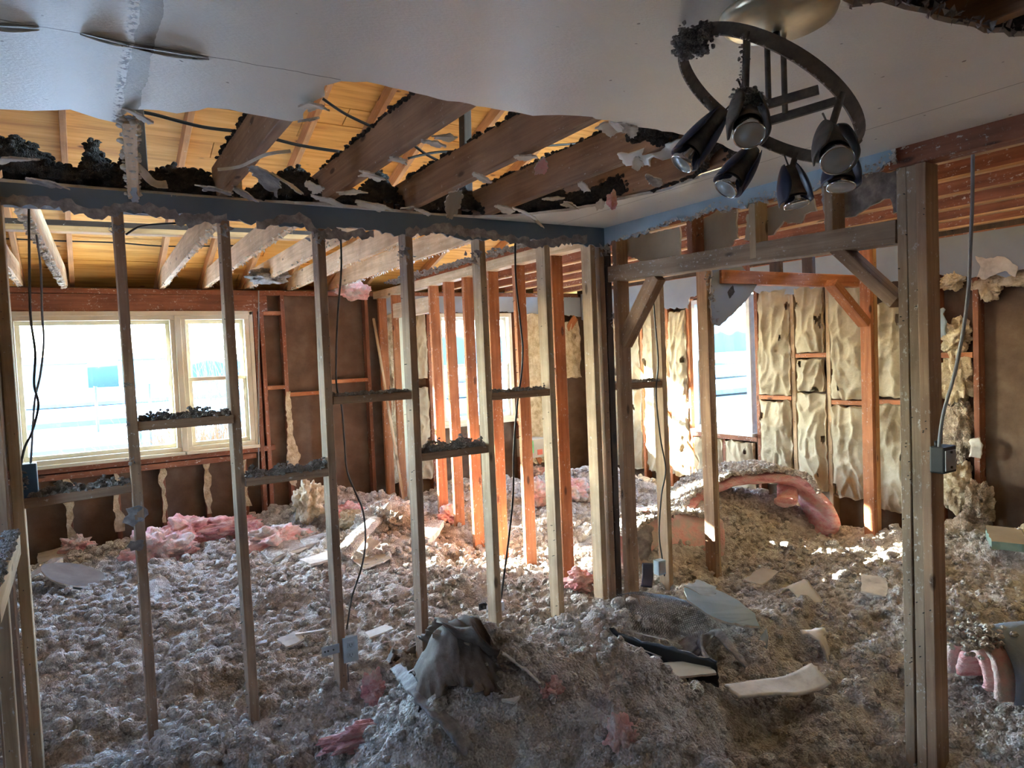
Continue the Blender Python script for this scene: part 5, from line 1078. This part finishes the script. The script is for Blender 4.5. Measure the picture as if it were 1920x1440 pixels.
# pink fibreglass, left
pchunk(305, 1050, (.20, .16, .12), 1, 'large dusty pink fibreglass wad right of the first bare stud', 'pink_dusty', .05)
pchunk(355, 1022, (.15, .13, .11), 2, 'pink fibreglass wad with a dark hollow behind the large dusty one', 'pink', .06)
pchunk(378, 985, (.10, .08, .13), 3, 'small upright pink tuft with frayed top in front of the dark wall', 'pink', .08, amp=.9)
pchunk(430, 1010, (.22, .11, .07), 4, 'long pink strip of fibreglass behind the second bare stud', 'pink', .06)
pchunk(468, 1015, (.09, .08, .08), 5, 'bright pink ball end right of the second bare stud', 'pink', .05)
pchunk(515, 1032, (.20, .13, .09), 6, 'dusty pink and cream wad between the second and third bare stud', 'pink_dusty', .05)
pchunk(145, 1045, (.09, .06, .07), 7, 'small pink tuft on the floor at left below the blue box', 'pink_dusty', .04, amp=.9)
pchunk(655, 985, (.12, .10, .08), 8, 'pink tuft beside the long cable on the tan heap', 'pink', .05)
pchunk(725, 995, (.20, .15, .12), 9, 'sunlit white insulation wad against the pale fourth partition stud', 'clump', .06)
pchunk(748, 998, (.10, .10, .08), 10, 'tan insulation lump right behind the sunlit white wad', 'clump_far', .04)
pchunk(845, 985, (.09, .08, .07), 11, 'pink tuft between the first orange studs', 'pink', .04)
pchunk(1088, 1112, (.075, .08, .055), 12, 'dark pink fibreglass lump between the last pale studs of the near partition', 'pink', .03)
pchunk(1010, 945, (.10, .10, .10), 13, 'pink tuft beside the broad orange stud', 'pink_dusty', .05)
pchunk(1072, 940, (.14, .12, .10), 14, 'brown-pink lump seen between the broad orange stud and the last pale stud', 'pink_dusty', .05)
pchunk(990, 900, (.18, .2, .12), 15, 'pink heap far back behind the orange studs', 'pink_dusty', .05)
pchunk(1215, 1010, (.14, .12, .05), 16, 'bright pink patch left of the cable beyond the corner', 'pink', .10)
pchunk(1395, 880, (.10, .12, .05), 17, 'small pink patch on the heap below the far window', 'pink', .16)
# cream chunk and boards, centre
pchunk(580, 970, (.10, .14, .17), 18, 'upright torn batt end with a pale tip left of the third bare stud', 'yellow_glass', .10, name='batt_end', group='torn batt pieces')
pchunk(660, 995, (.10, .09, .08), 19, 'squarish yellow-tan foam lump left of the long sunlit board', 'yellow_glass', .05, amp=.3, name='foam_lump', group='torn batt pieces')
p = [onfloor(*q) for q in ((640, 1055), (680, 1015), (720, 985), (748, 965))]; pth = [Vector((q.x, q.y, HS(q.x, q.y)+.04+.10*i/3)) for i, q in enumerate(p)]
T(ribbon_mb(pth, (1, -.5, 0), .12, .06, 4, .008, fluff=.012).build('insulation_roll_piece', M['clump']), 'long sunlit insulation-caked strip leaning up to the right in the centre of the back room', 'insulation')
slab(545, 945, .34, .20, .012, .5, .25, .1, 'tan_board', 'curved tan cardboard sheet lying before the dark boards left of the third stud', 31, 'cardboard', 'cardboard_sheet', .05)
slab(565, 925, .25, .22, .012, 1.0, .5, .2, 'tan_board', 'second tan cardboard sheet leaning near the yellow strip', 32, 'cardboard', 'cardboard_sheet', .07)
p = onfloor(600, 930); mb = MB(); mb.box((p.x-.09, p.y-.02, HS(p.x, p.y)+.02), (p.x+.13, p.y, HS(p.x, p.y)+.06), 0, .004); T(mb.build('yellow_level', M['yellow']), 'yellow strip of a tool lying behind the third bare stud', 'tool')
slab(540, 1040, .35, .22, .05, .2, .1, .15, 'clump', 'greenish-grey caked slab in front of the pink wads, between second and third stud', 33, 'insulation', 'caked_slab', .05, curve=-.25)
slab(600, 1025, .30, .18, .03, .1, .05, .1, 'clump', 'caked slab just left of the third bare stud', 34, 'insulation', 'caked_slab', .05)
slab(600, 1055, .25, .14, .02, .3, .0, .1, 'paper', 'pale broken drywall under the caked slabs left of the third stud', 35)
slab(690, 1030, .16, .12, .012, .4, .3, .2, 'paper', 'small pale drywall piece between the cable and the fourth partition stud', 36)
slab(805, 1015, .30, .14, .05, .7, .25, .1, 'clump', 'sunlit pale block leaning right of the pale fourth partition stud', 37, 'insulation', 'caked_slab', .05)
slab(700, 1060, .22, .18, .012, .1, .1, .1, 'kraft', 'crumpled paper scrap below the long sunlit strip', 38, 'paper', 'paper_scrap', .03)
# grey-brown round board at left
p = onfloor(140, 1105); pl = [(p.x+.19*math.cos(a)*(1+.06*math.sin(3*a)), p.y+.22*math.sin(a)) for a in [2*math.pi*i/26 for i in range(26)]]
root = empty('broken_board', (p.x, p.y, HS(p.x, p.y))); T(root, 'rounded brown board with a chipped pale rim lying at left behind the end stud', 'board')
part(sheet_mb(pl, lambda a, b: (a, b, HS(p.x, p.y)+.10-.35*(a-p.x)+.12*(b-p.y)), (0, 0, .012)), 'board_face', [M['sheath'], M['paper']], root)
part(sheet_mb([(a-(a-p.x)*.12+.035, b-(b-p.y)*.1-.04) for a, b in pl], lambda a, b: (a, b, HS(p.x, p.y)+.075-.35*(a-p.x)+.12*(b-p.y)), (0, 0, .009)), 'chipped_rim', [M['paper'], M['paper']], root)
slab(78, 1095, .36, .08, .05, .9, .2, .0, 'grey_wood', 'dark mouldy board end at left beside the rounded brown board', 39, 'board', 'board_end', .06)
slab(110, 1050, .30, .25, .01, .1, .1, .1, 'paper', 'pale sheet on the floor behind the mouldy board end', 40, lift=.05)
slab(85, 1020, .5, .2, .01, .0, .05, .1, 'paper', 'cream paper sheet on the floor under the big window at left', 41, 'paper', 'paper_sheet', .05)
slab(160, 1010, .5, .2, .012, .3, .1, .1, 'tan_board', 'thin tan boards scattered under the big window', 42, 'board', 'board_piece', .06)
for k, (px, py, w, l, yw, mt, lb) in enumerate(((545, 1205, .12, .10, .3, 'paper', 'flat pale drywall chip between the second and third bare studs'), (430, 1225, .18, .06, .2, 'paper', 'chip of drywall left of the foot of the second bare stud'), (480, 1215, .12, .06, -.3, 'grey_paper', 'greyish chip right of the second bare stud'), (250, 1285, .05, .05, .4, 'paper', 'small square chip in front of the first bare stud'), (330, 1425, .10, .07, .2, 'paper', 'pale flat chip at the bottom edge left of the middle'), (460, 1418, .09, .06, .5, 'paper', 'second flat chip at the bottom edge below the second bare stud'), (310, 1375, .10, .06, .7, 'tan_board', 'tan board chip beside the foot of the first bare stud'), (370, 1370, .12, .05, -.8, 'tan_board', 'tan board chip between the first and second bare stud feet'), (375, 1165, .05, .02, -.9, 'white', 'tiny white sliver on the lint between first and second studs'), (590, 1190, .22, .02, .1, 'paper', 'thin pale stick lying left of the third bare stud'), (710, 1190, .14, .09, .1, 'paper', 'pale chip right of the hanging cable on the lint'), (720, 1140, .16, .08, .1, 'tan_board', 'flat tan sheet between the cable and fourth partition stud'), (960, 1320, .06, .05, .5, 'white', 'small white chip on the right flank of the near mound'), (490, 965, .12, .10, .3, 'paper', 'pale chip behind the second bare stud'), (330, 955, .09, .08, .2, 'paper', 'pale block before the dark wall left of the upright pink tuft'))):
    slab(px, py, w, l, .009, yw, R.uniform(-.15, .15), R.uniform(-.1, .2), mt, lb, 60+k, 'scrap', 'board_chip', .012, group='board chips on the lint')
# ---- right part of the floor
# big pink batt folded over the heap beyond
def over(px, py, up): q = onfloor(px, py); return Vector((q.x, q.y, HS(q.x, q.y)+up))
pth = [(3.95, 4.05, .36), (4.25, 4.12, .50), (4.6, 4.05, .60), (4.9, 3.85, .62), (5.05, 3.68, .56), (5.08, 3.52, .36), (5.0, 3.40, .16)]
root = empty('folded_batt', (4.6, 4.0, .3)); T(root, 'long lint-covered pink fibreglass batt folded over the heap in front of the kraft batts', 'insulation batt')
part(ribbon_mb([Vector(q) for q in pth], (.5, 1, 0), .42, .10, 6, .012, nu=46, nv=14, fluff=.012, fs=9), 'fibreglass', M['pink'], root)
mb = MB(); r3 = random.Random(23); P = []; Q = []
for k in range(2600):
    t = r3.random()*4.6; i = int(t); a, b = Vector(pth[i]), Vector(pth[i+1]); c = a.lerp(b, t-i); s = r3.uniform(-.21, .21)
    P.append((c.x+s*.447, c.y+s*.894, c.z+.06+r3.random()*.03)); Q.append(r3.uniform(.010, .024))
add_clumps(mb, P, Q, r3, 2); tag(part(mb, 'lint', M['clump'], root), kind='stuff')
pth = [(5.02, 3.74, .53), (4.86, 3.62, .46), (4.74, 3.56, .46)]
T(ribbon_mb([Vector(q) for q in pth], (.3, 1, 0), .16, .07, 8, .008, nu=16, nv=8, fluff=.012).build('fibreglass_fold', M['pink']), 'pink fold of fibreglass hanging on the front of the folded batt', 'insulation')
# salmon batt lying on end under the sunlit lint beyond the corner
pth = [(3.05, 3.62, .30), (3.3, 3.66, .36), (3.6, 3.62, .37), (3.9, 3.52, .30)]
root = empty('salmon_batt', (3.4, 3.6, .2)); T(root, 'salmon pink batt standing on edge under sunlit lint between the studs beyond the corner', 'insulation batt')
part(ribbon_mb([Vector(q) for q in pth], (0, .25, 1), .34, .20, 9, .012, nu=30, nv=10, fluff=.014, fs=7), 'fibreglass', M['pink_dusty'], root)
mb = MB(); P = []; Q = []
for k in range(900):
    t = r3.random()*2.98; i = int(t); a, b = Vector(pth[i]), Vector(pth[i+1]); c = a.lerp(b, t-i); P.append((c.x, c.y+r3.uniform(-.10, .16), c.z+.17+r3.random()*.03)); Q.append(r3.uniform(.009, .02))
add_clumps(mb, P, Q, r3, 2); tag(part(mb, 'lint', M['clump'], root), kind='stuff')
pp = over(1195, 1060, .14); T(ribbon_mb([pp+Vector((-.03, 0, -.13)), pp+Vector((0, .0, .02)), pp+Vector((.05, .02, .13))], (.8, -.6, 0), .20, .014, 12, .012, jagv=.03).build('board_piece', M['grey_paper']), 'upright grey torn board piece left of the stud with the black cable', 'drywall')
pp = over(1215, 1100, .06); T(ribbon_mb([pp+Vector((-.05, -.04, -.04)), pp, pp+Vector((.05, .05, .07))], (.7, -.7, 0), .07, .01, 13, .004).build('dark_blue_scrap', M['navy']), 'dark blue plastic scrap leaning under the small outlet box beyond the corner', 'scrap')
pb = atY(1238, 1062, YA-.02); mb = MB(); mb.box((pb.x-.04, pb.y-.03, pb.z-.045), (pb.x+.02, pb.y+.02, pb.z+.045), 0, .004); mb.box((pb.x-.036, pb.y-.034, pb.z-.035), (pb.x+.014, pb.y-.03, pb.z+.035), 1, .001)
T(mb.build('outlet_box', [M['blue_light'], M['galv']]), 'small pale outlet box at the foot of the stud with the black cable', 'box')
# dark trough with wire mesh
root = empty('mesh_trough', (2.35, 2.62, .2)); T(root, 'dark cracked trough covered with bent wire mesh, left of the blue drywall', 'debris')
def on(px, py, z): return atZ(px, py, z)
pth = [on(1125, 1170, .34), on(1190, 1195, .33), on(1270, 1215, .33), on(1345, 1240, .32)]
part(ribbon_mb([q+Vector((0, 0, -.06)) for q in pth], (-.15, -.3, 1), .13, .010, 21, .003, nu=24, jagv=.018), 'front_panel', M['black'], root)
pth2 = [on(1108, 1200, .22), on(1180, 1225, .21), on(1260, 1262, .20), on(1290, 1285, .19)]
part(ribbon_mb([q+Vector((0, 0, -.0)) for q in pth2], (-.15, -.3, 1), .12, .009, 22, .002, nu=20, jagv=.01), 'cracked_panel', M['attic'], root)
mb = MB(); mb.tube([on(1130, 1182, .32), on(1180, 1208, .30), on(1240, 1232, .28)], .003, 6); mb.tube([on(1165, 1180, .33), on(1250, 1200, .33), on(1262, 1208, .32)], .003, 6); part(mb, 'torn_rim', M['paper'], root)
def msurf(s, t):
    a = on(1112+200*s, 1180+20*s, .30); b = on(1170+180*s, 1112+35*s, .30); p = a.lerp(b, t); p.z = .31+.10*math.sin(math.pi*t)*math.sin(math.pi*(.15+.8*s))+.015*noise.noise(Vector((s*4, t*4, 2))); return p
mb = MB(); NN = 42
for i in range(NN+1):
    for d in (1, -1):
        pts_ = []
        for j in range(13):
            t = j/12; s = i/NN+d*t*.45-(.225 if d > 0 else -.225)
            if 0 <= s <= 1: pts_.append(msurf(s, t))
        if len(pts_) > 1: mb.tube(pts_, .0011, 3, caps=False)
part(mb, 'wire_mesh', M['nail'], root)
def tstrip(pts, wd, w, th, mat, label, name, seed, cat='scrap', amp=.004, jg=.012, **k):
    return T(ribbon_mb([on(*q) for q in pts], wd, w, th, seed, amp, jagv=jg, **k).build(name, M[mat]), label, cat)
# blue drywall
pts_ = [(1282,1102),(1310,1090),(1345,1105),(1385,1125),(1415,1150),(1425,1175),(1400,1172),(1360,1165),(1325,1150),(1290,1125)]
cpt = onfloor(1350, 1140); zc = HS(cpt.x, cpt.y)
def fblue(a, b): return (a, b, zc+.16+.62*(b-cpt.y)-.10*(a-cpt.x)+.4*(a-cpt.x)**2)
def hit(px, py):   # meeting point of a photo ray with the tilted blue board
    d = ray(px, py); t = 2.5/FPX
    for _ in range(40):
        q = Vector((0, 0, EYE))+d*t; e = q.z-fblue(q.x, q.y)[2]; t += e*.0006
    return (q.x, q.y)
root = empty('blue_drywall', (cpt.x, cpt.y, zc)); T(root, 'light blue painted drywall piece with a torn curled paper edge', 'drywall')
pl = jag([hit(*q) for q in pts_], .008, .03, 3, True)
part(sheet_mb([tuple(q) for q in pl], fblue, (0, 0, -.012), 0, 1, 1), 'painted_board', [M['blue_light'], M['paper']], root)
pl = jag([hit(*q) for q in ((1282,1102),(1310,1090),(1345,1105),(1340,1118),(1345,1130),(1320,1120))], .006, .02, 5, True)
part(sheet_mb([tuple(q) for q in pl], lambda a, b: tuple(Vector(fblue(a, b))+Vector((0, 0, .006))), (0, 0, .004)), 'peeling_paint', [M['outlet'], M['paper']], root)
tstrip([(1425,1165,.25),(1432,1195,.26),(1428,1220,.22),(1410,1240,.18)], (1, .2, .4), .05, .006, 'grey_paint', 'curled grey paper strip at the right end of the light blue drywall', 'curled_paper', 41)
tstrip([(1300,1225,.22),(1340,1185,.30),(1370,1215,.26),(1420,1275,.16)], (.4, .6, .3), .045, .010, 'grey_paper', 'twisted torn drywall strip running down from the mesh trough', 'torn_strip', 42, amp=.01)
tstrip([(1270,1230,.20),(1310,1200,.26),(1330,1250,.22)], (.4, .6, .3), .10, .012, 'grey_paper', 'crumpled dark grey board beside the wire mesh', 'crumpled_board', 43, amp=.015)
slab(1275, 1275, .30, .20, .010, -.5, .0, -.12, 'tan_board', 'brown flat board in front of the mesh trough', 44, 'board', 'flat_board', .04)
tstrip([(1372,1298,.20),(1440,1288,.20),(1500,1280,.21),(1540,1262,.24)], (-.45, .8, 0), .13, .010, 'paper', 'pale flat board with an upturned corner right of the brown flat board', 'flat_board', 45, 'board')
tstrip([(1478,1108,.20),(1495,1095,.30),(1530,1140,.22)], (.5, -.4, .3), .11, .010, 'tan_board', 'tented tan board standing out of the lint in the middle of the right room', 'tented_board', 46, 'board')
slab(1430, 1105, .24, .12, .008, .2, .1, .1, 'tan_board', 'thin tan board lying left of the tented one', 47, 'board', 'thin_board', .08)
slab(1640, 1120, .22, .14, .01, .5, .15, .1, 'paper', 'pale board half buried in the sunlit lint left of the triple post', 48, 'board', 'thin_board', .06)
tstrip([(1520,1180,.28),(1540,1195,.27),(1556,1240,.14)], (.8, .5, 0), .12, .012, 'paper', 'crumpled pale board standing left of the dark hollow', 'crumpled_board', 49, amp=.01)
slab(1885, 1040, .34, .20, .05, .5, .06, .05, 'tan_board', 'pale green-edged flat box lying in the sun at the right edge', 50, 'box', 'flat_box', .08, edge='pale_green')
slab(1740, 1020, .14, .10, .008, .4, .1, .1, 'tan_board', 'small tan scrap left of the flat box at the right edge', 51, 'scrap', 'board_chip', .05)
# blue-faced batt roll at the right edge
root = empty('rolled_batt', (2.95, 1.45, .2)); T(root, 'rolled pink batt with a blue-grey facing at the lower right edge', 'insulation batt')
ax = Vector((.85, -.35, -.05)).normalized(); c0 = atZ(1822, 1290, .26)+Vector((0, 0, .05))
def arch(r0, r1, mat_n, name, seed, off0=0, off1=.6, fl=0.0, a0=-.25, a1=math.pi+.25):
    w = ax.cross(Vector((0, 0, 1))).normalized(); up = w.cross(ax); up = up if up.z > 0 else -up; P_ = [c0+w*(math.cos(a)*r0)+up*(math.sin(a)*r1) for a in [a0+(a1-a0)*i/16 for i in range(17)]]
    return part(ribbon_mb([q+ax*(off0+off1)/2 for q in P_], ax, off1-off0, .045 if fl else .006, seed, .005 if fl else .007, nu=40, nv=18, fluff=fl, fs=8), name, M[mat_n], root)
arch(.125, .165, 'pink_dusty', 'outer_layer', 61, 0, .55, .018); arch(.065, .10, 'pink', 'inner_layer', 62, .0, .5, .018)
arch(.160, .200, 'rag_blue', 'blue_facing', 63, .05, .6)
mb = MB(); P = []; Q = []
for k in range(260): P.append((c0.x+r3.gauss(0, .07), c0.y+r3.gauss(0, .05), c0.z+.20-abs(r3.gauss(0, .03)))); Q.append(r3.uniform(.006, .014))
add_clumps(mb, P, Q, r3, 2); tag(part(mb, 'lint', M['clump'], root), kind='stuff')
# near mound: crumpled paper facing, frayed strip, pink edges
pts_ = []
def crumple(corners, nx_, ny_, th, amp, seed, name, mats, label, cat='paper'):
    A = [Vector(c) for c in corners]; mbx = MB(); top_ = []
    for i in range(ny_+1):
        for j in range(nx_+1):
            s, t = j/nx_, i/ny_; q = A[0].lerp(A[1], s).lerp(A[3].lerp(A[2], s), t); e = Vector((s*3.1+seed, t*3.1, seed))
            r1 = 1-2*abs(noise.noise(e)); r2_ = 1-2*abs(noise.noise(e*2.3)); q.z += amp*(.9*r1+.4*r2_)+.05*math.sin(math.pi*s)*math.sin(math.pi*t)
            q.z = HS(q.x, q.y)+.015+max(-.05, amp*(.9*r1+.4*r2_))
            if i in (0, ny_) or j in (0, nx_): q += Vector((noise.noise(e*5), noise.noise(e*5+Vector((9, 0, 0))), 0))*.05
            top_.append(q)
    n = nx_+1; o = len(top_); Fq = [(i*n+j, i*n+j+1, (i+1)*n+j+1, (i+1)*n+j) for i in range(ny_) for j in range(nx_)]
    rim = [(i*n+n, i*n) for i in range(ny_)]+[(i*n+nx_, (i+1)*n+nx_) for i in range(ny_)]+[(j, j+1) for j in range(nx_)]+[(ny_*n+j+1, ny_*n+j) for j in range(nx_)]
    mbx.add(top_+[q-Vector((0, 0, th)) for q in top_], Fq+[tuple(reversed([k+o for k in f])) for f in Fq]+[(a, a+o, b+o, b) for a, b in rim], 0, True)
    return T(mbx.build(name, mats), label, cat)
g = lambda px, py, z: atZ(px, py, z)
crumple([onfloor(755, 1270), onfloor(925, 1235), onfloor(935, 1330), onfloor(790, 1355)], 44, 36, .004, .032, 8, 'crumpled_facing', M['brown_paper'], 'crumpled brown paper facing draped over the top of the near mound')
def mstrip(pts, up, wd, w, th, mat, label, name, seed, cat='paper', amp=.008):
    P_ = [onfloor(*q)+Vector((0, 0, up)) for q in pts]; return T(ribbon_mb(P_, wd, w, th, seed, amp, jagv=.02, nu=40).build(name, M[mat]), label, cat)
mstrip([(742,1262),(765,1290),(800,1335),(835,1370),(865,1400),(880,1425)], .03, (.8, .4, .2), .05, .014, 'grey_paper', 'long frayed grey strip slanting down the left flank of the near mound', 'frayed_strip', 71)
mstrip([(728,1262),(738,1238),(760,1245),(790,1222)], .035, (.7, .5, .4), .06, .012, 'brown_paper', 'curled brown paper hook at the upper left of the near mound', 'curled_paper', 72)
mstrip([(800,1215),(850,1195),(900,1230),(935,1245)], .04, (.3, -.9, .2), .12, .006, 'brown_paper', 'folded dark paper over the crest of the near mound', 'folded_paper', 73, amp=.02)
mstrip([(940,1240),(975,1262),(1010,1300)], .03, (.3, .9, 0), .05, .006, 'paper', 'pale torn paper at the right of the mound crest', 'torn_paper', 74)
_m0 = onfloor(830, 1200); _m1 = onfloor(885, 1225)
board('splintered_board', _m0+Vector((-.03, 0, .03)), _m1+Vector((0, 0, .03)), .035, .02, M['grey_wood']); T([o for o in COL.objects if o.name.startswith('splintered_board')][-1], 'splintered dark board end sticking out of the top of the near mound', 'board')
for k, (px, py, z, r_, lb, mt) in enumerate((((700, 1300, .36, (.05, .06, .09), 'pink fibreglass edge on the upper left flank of the near mound', 'pink')), (690, 1375, .20, (.16, .05, .04), 'dark pink fibreglass seam low on the left of the near mound', 'pink'), (1030, 1290, .42, (.05, .05, .035), 'faint pink tuft on the right shoulder of the near mound', 'pink_dusty'), (1165, 1400, .26, (.05, .05, .09), 'pink fibreglass corner at the bottom right of the near mound', 'pink_dusty'), (950, 1250, .52, (.04, .03, .02), 'grey rag at the top right of the near mound', 'grey_paper'))):
    q = onfloor(px, py); tuft(tuple(q), r_, 80+k, lb, mt, 'fibreglass_chunk' if k < 4 else 'rag', 5, 'insulation' if k < 4 else 'rag', 'fibreglass in the near mound' if k < 4 else None)
p = onfloor(1150, 1350)
# insulation roll hanging by the middle partition and its neighbours
q = atY(665, 545, 6.7); T(fluff_mb(tuple(q), (.17, .12, .085), 33, 5, .35).build('hanging_insulation', M['pink_dusty']), 'brown and pink insulation bundle hanging under the joists left of the orange studs', 'insulation')
q = atY(500, 500, 6.2); T(fluff_mb((q.x, q.y, 2.48), (.16, .2, .06), 34, 5, .5).build('hanging_insulation', M['dust']), 'grey lint lodged between two back-room joists above the big window corner', 'insulation')
mb = MB(); r3 = random.Random(41); P = []; Q = []
for k in range(500): P.append((XB+r3.uniform(-.12, -.0), r3.uniform(3.6, 6.4), 2.45+r3.random()*.03)); Q.append(r3.uniform(.006, .016))
add_clumps(mb, P, Q, r3, 2); tag(mb.build('plate_lint', M['dust']), 'green-grey lint caught along the pale top plate over the orange studs', 'insulation', kind='stuff')
# box printed green and red far back
p = atY(1010, 838, 6.6); root = empty('printed_box', (p.x, 6.6, p.z)); T(root, 'cardboard box with green and red print far back between the studs', 'box')
mb = MB(); mb.box((p.x-.14, 6.6, p.z-.12), (p.x+.14, 6.85, p.z+.09), 0, .004); part(mb, 'carton', M['tan_board'], root)
mb = MB(); mb.box((p.x-.13, 6.596, p.z-.06), (p.x-.07, 6.6, p.z+.08)); part(mb, 'green_print', M['green'], root)
mb = MB(); mb.box((p.x-.02, 6.596, p.z-.09), (p.x+.05, 6.6, p.z-.03)); part(mb, 'red_print', M['redp'], root)
p = atX(1405, 885, X2-.3)

# ------------------------------------------------------------------ outdoors
mb = MB(); NX, NY = 90, 70; vs = []; r3 = random.Random(2)
for j in range(NY+1):
    yy = -120+j*12
    for i in range(NX+1):
        xx = -400+i*10.5; d = math.hypot(xx, yy); h = -.55+(.25*noise.noise(Vector((xx*.05, yy*.05, 0))) if d > 15 else 0); vs.append((xx, yy, h))
mb.add(vs, [(j*(NX+1)+i, j*(NX+1)+i+1, (j+1)*(NX+1)+i+1, (j+1)*(NX+1)+i) for j in range(NY) for i in range(NX)], 0, True); structure(mb, 'ground', M['snow'])
for k, (y0, y1) in enumerate(((22, 25.5), (34, 36), (55, 60))):
    mb = MB(); mb.box((-200, y0, -.5), (300, y1, -.28+.02*k)); structure(mb, 'track', M['road'])
def ridge(name, pts2, h0, amp, step, mat, label, cat, seed, depth=8):
    mb = MB(); a, b = Vector(pts2[0]), Vector(pts2[1]); n = int((b-a).length/step); vs = []
    nrm = Vector((-(b-a).y, (b-a).x)).normalized()*depth
    for i in range(n+1):
        q = a.lerp(b, i/n); h = h0+amp*noise.noise(Vector((i*.37, seed, 0)))+amp*.6*noise.noise(Vector((i*1.3, seed, 4)))
        vs += [(q.x, q.y, -1), (q.x+nrm.x*.2, q.y+nrm.y*.2, h*.8), (q.x+nrm.x*.5, q.y+nrm.y*.5, h), (q.x+nrm.x, q.y+nrm.y, -1)]
    mb.add(vs, [(i*4+k, (i+1)*4+k, (i+1)*4+k+1, i*4+k+1) for i in range(n) for k in range(3)], 0, True); return tag(mb.build(name, M[mat]), label, cat, kind='stuff')
ridge('distant_trees', ((-60, 118), (40, 126)), 2.9, .9, 1.3, 'tree', 'hazy blue-green line of trees on the horizon behind the big window', 'trees', 3)
ridge('distant_trees', ((60, 150), (220, 170)), 7, 3, 2.2, 'tree', 'hazy trees beyond the narrow window', 'trees', 4)
ridge('distant_hills', ((380, 520), (560, 120)), 26, 9, 18, 'hill', 'low blue hills on the horizon beyond the far right window', 'hills', 6, 60)
for k, (x, y, w, d, h, lb) in enumerate(((-2, 108, 7, 8, 3.0, 'pale flat-roofed building on the horizon left of the first bare stud'), (10, 110, 9, 8, 3.3, 'pale building on the horizon right of the first bare stud'))):
    root = empty('distant_building', (x, y, -.5)); T(root, lb, 'building', 'pale buildings on the horizon'); mb = MB(); mb.box((x-w/2, y, -.5), (x+w/2, y+d, h)); part(mb, 'walls', M['shed'], root)
    mb = MB(); mb.add([(x-w/2-.3, y-.4, h), (x+w/2+.3, y-.4, h), (x+w/2+.3, y+d+.4, h), (x-w/2-.3, y+d+.4, h), (x-w/2-.3, y+d/2, h+1), (x+w/2+.3, y+d/2, h+1)], [(0,1,5,4),(3,4,5,2),(0,4,3),(1,2,5),(0,3,2,1)]); part(mb, 'roof', M['hill'], root)
# garden gate beyond the glass
gp = atY(262, 800, 13.0); gx = gp.x; root = empty('wire_gate', (gx, 13.0, -.5)); T(root, 'thin wire gate standing outside the big window', 'gate')
mb = MB(); mb.tube([(gx, 13, -.5), (gx, 13, .95)], .03, 8); part(mb, 'gate_post', M['nail'], root)
mb = MB(); mb.tube([(gx+.15, 13, -.4), (gx+.15, 13, .75), (gx+.22, 13, .85), (gx+1.4, 13, .85), (gx+1.45, 13, .75), (gx+1.45, 13, -.4), (gx+.15, 13, -.4)], .022, 8); part(mb, 'gate_frame', M['nail'], root)
mb = MB()
for i in range(24):
    mb.tube([(gx+.15+i*.055, 13, -.4), (gx+.15+i*.055, 13, .85)], .003, 3)
for i in range(20): mb.tube([(gx+.15, 13, -.4+i*.062), (gx+1.45, 13, -.4+i*.062)], .003, 3)
part(mb, 'gate_mesh', M['nail'], root)
for k, px in enumerate((180, 281)):
    q = atY(px, 745, 30); root_ = MB(); root_.tube([(q.x, 30, -.5), (q.x, 30, 1.2)], .05, 8); T(root_.build('fence_post', M['nail']), ('left', 'right')[k]+' thin fence post far out in the snow behind the big window', 'post', 'fence posts in the snow')
def stalks(name, cx, cy, sx, sy, n, h, label, seed, mat='dry_grass', cat='grass'):
    mb = MB(); r3 = random.Random(seed)
    for i in range(n):
        x, y = cx+r3.gauss(0, sx), cy+r3.gauss(0, sy); hh_ = h*r3.uniform(.5, 1.1); dx, dy = r3.gauss(0, .25)*hh_, r3.gauss(0, .2)*hh_; w = r3.uniform(.004, .011)
        mb.add([(x-w, y, -.55), (x+w, y, -.55), (x+dx*.4+w*.8, y+dy*.4, -.55+hh_*.6), (x+dx*.4-w*.8, y+dy*.4, -.55+hh_*.6), (x+dx, y+dy, -.55+hh_), (x, y+w, -.55)], [(0, 1, 2, 3), (3, 2, 4), (5, 0, 3), (1, 5, 2)])
    return tag(mb.build(name, M[mat]), label, cat, kind='stuff')
stalks('dry_grass', 1.9, 10.6, .55, .4, 900, 1.75, 'pale dry brush growing outside the narrow sash of the big window', 1)
stalks('bare_shrub', 2.6, 14.5, .5, .5, 160, 4.2, 'bare upright branches outside the upper narrow sash', 2, 'shed', 'shrub')
stalks('dry_grass', 9.5, 7.6, 1.6, 1.2, 2600, .5, 'orange dry grass outside the far right window', 3)
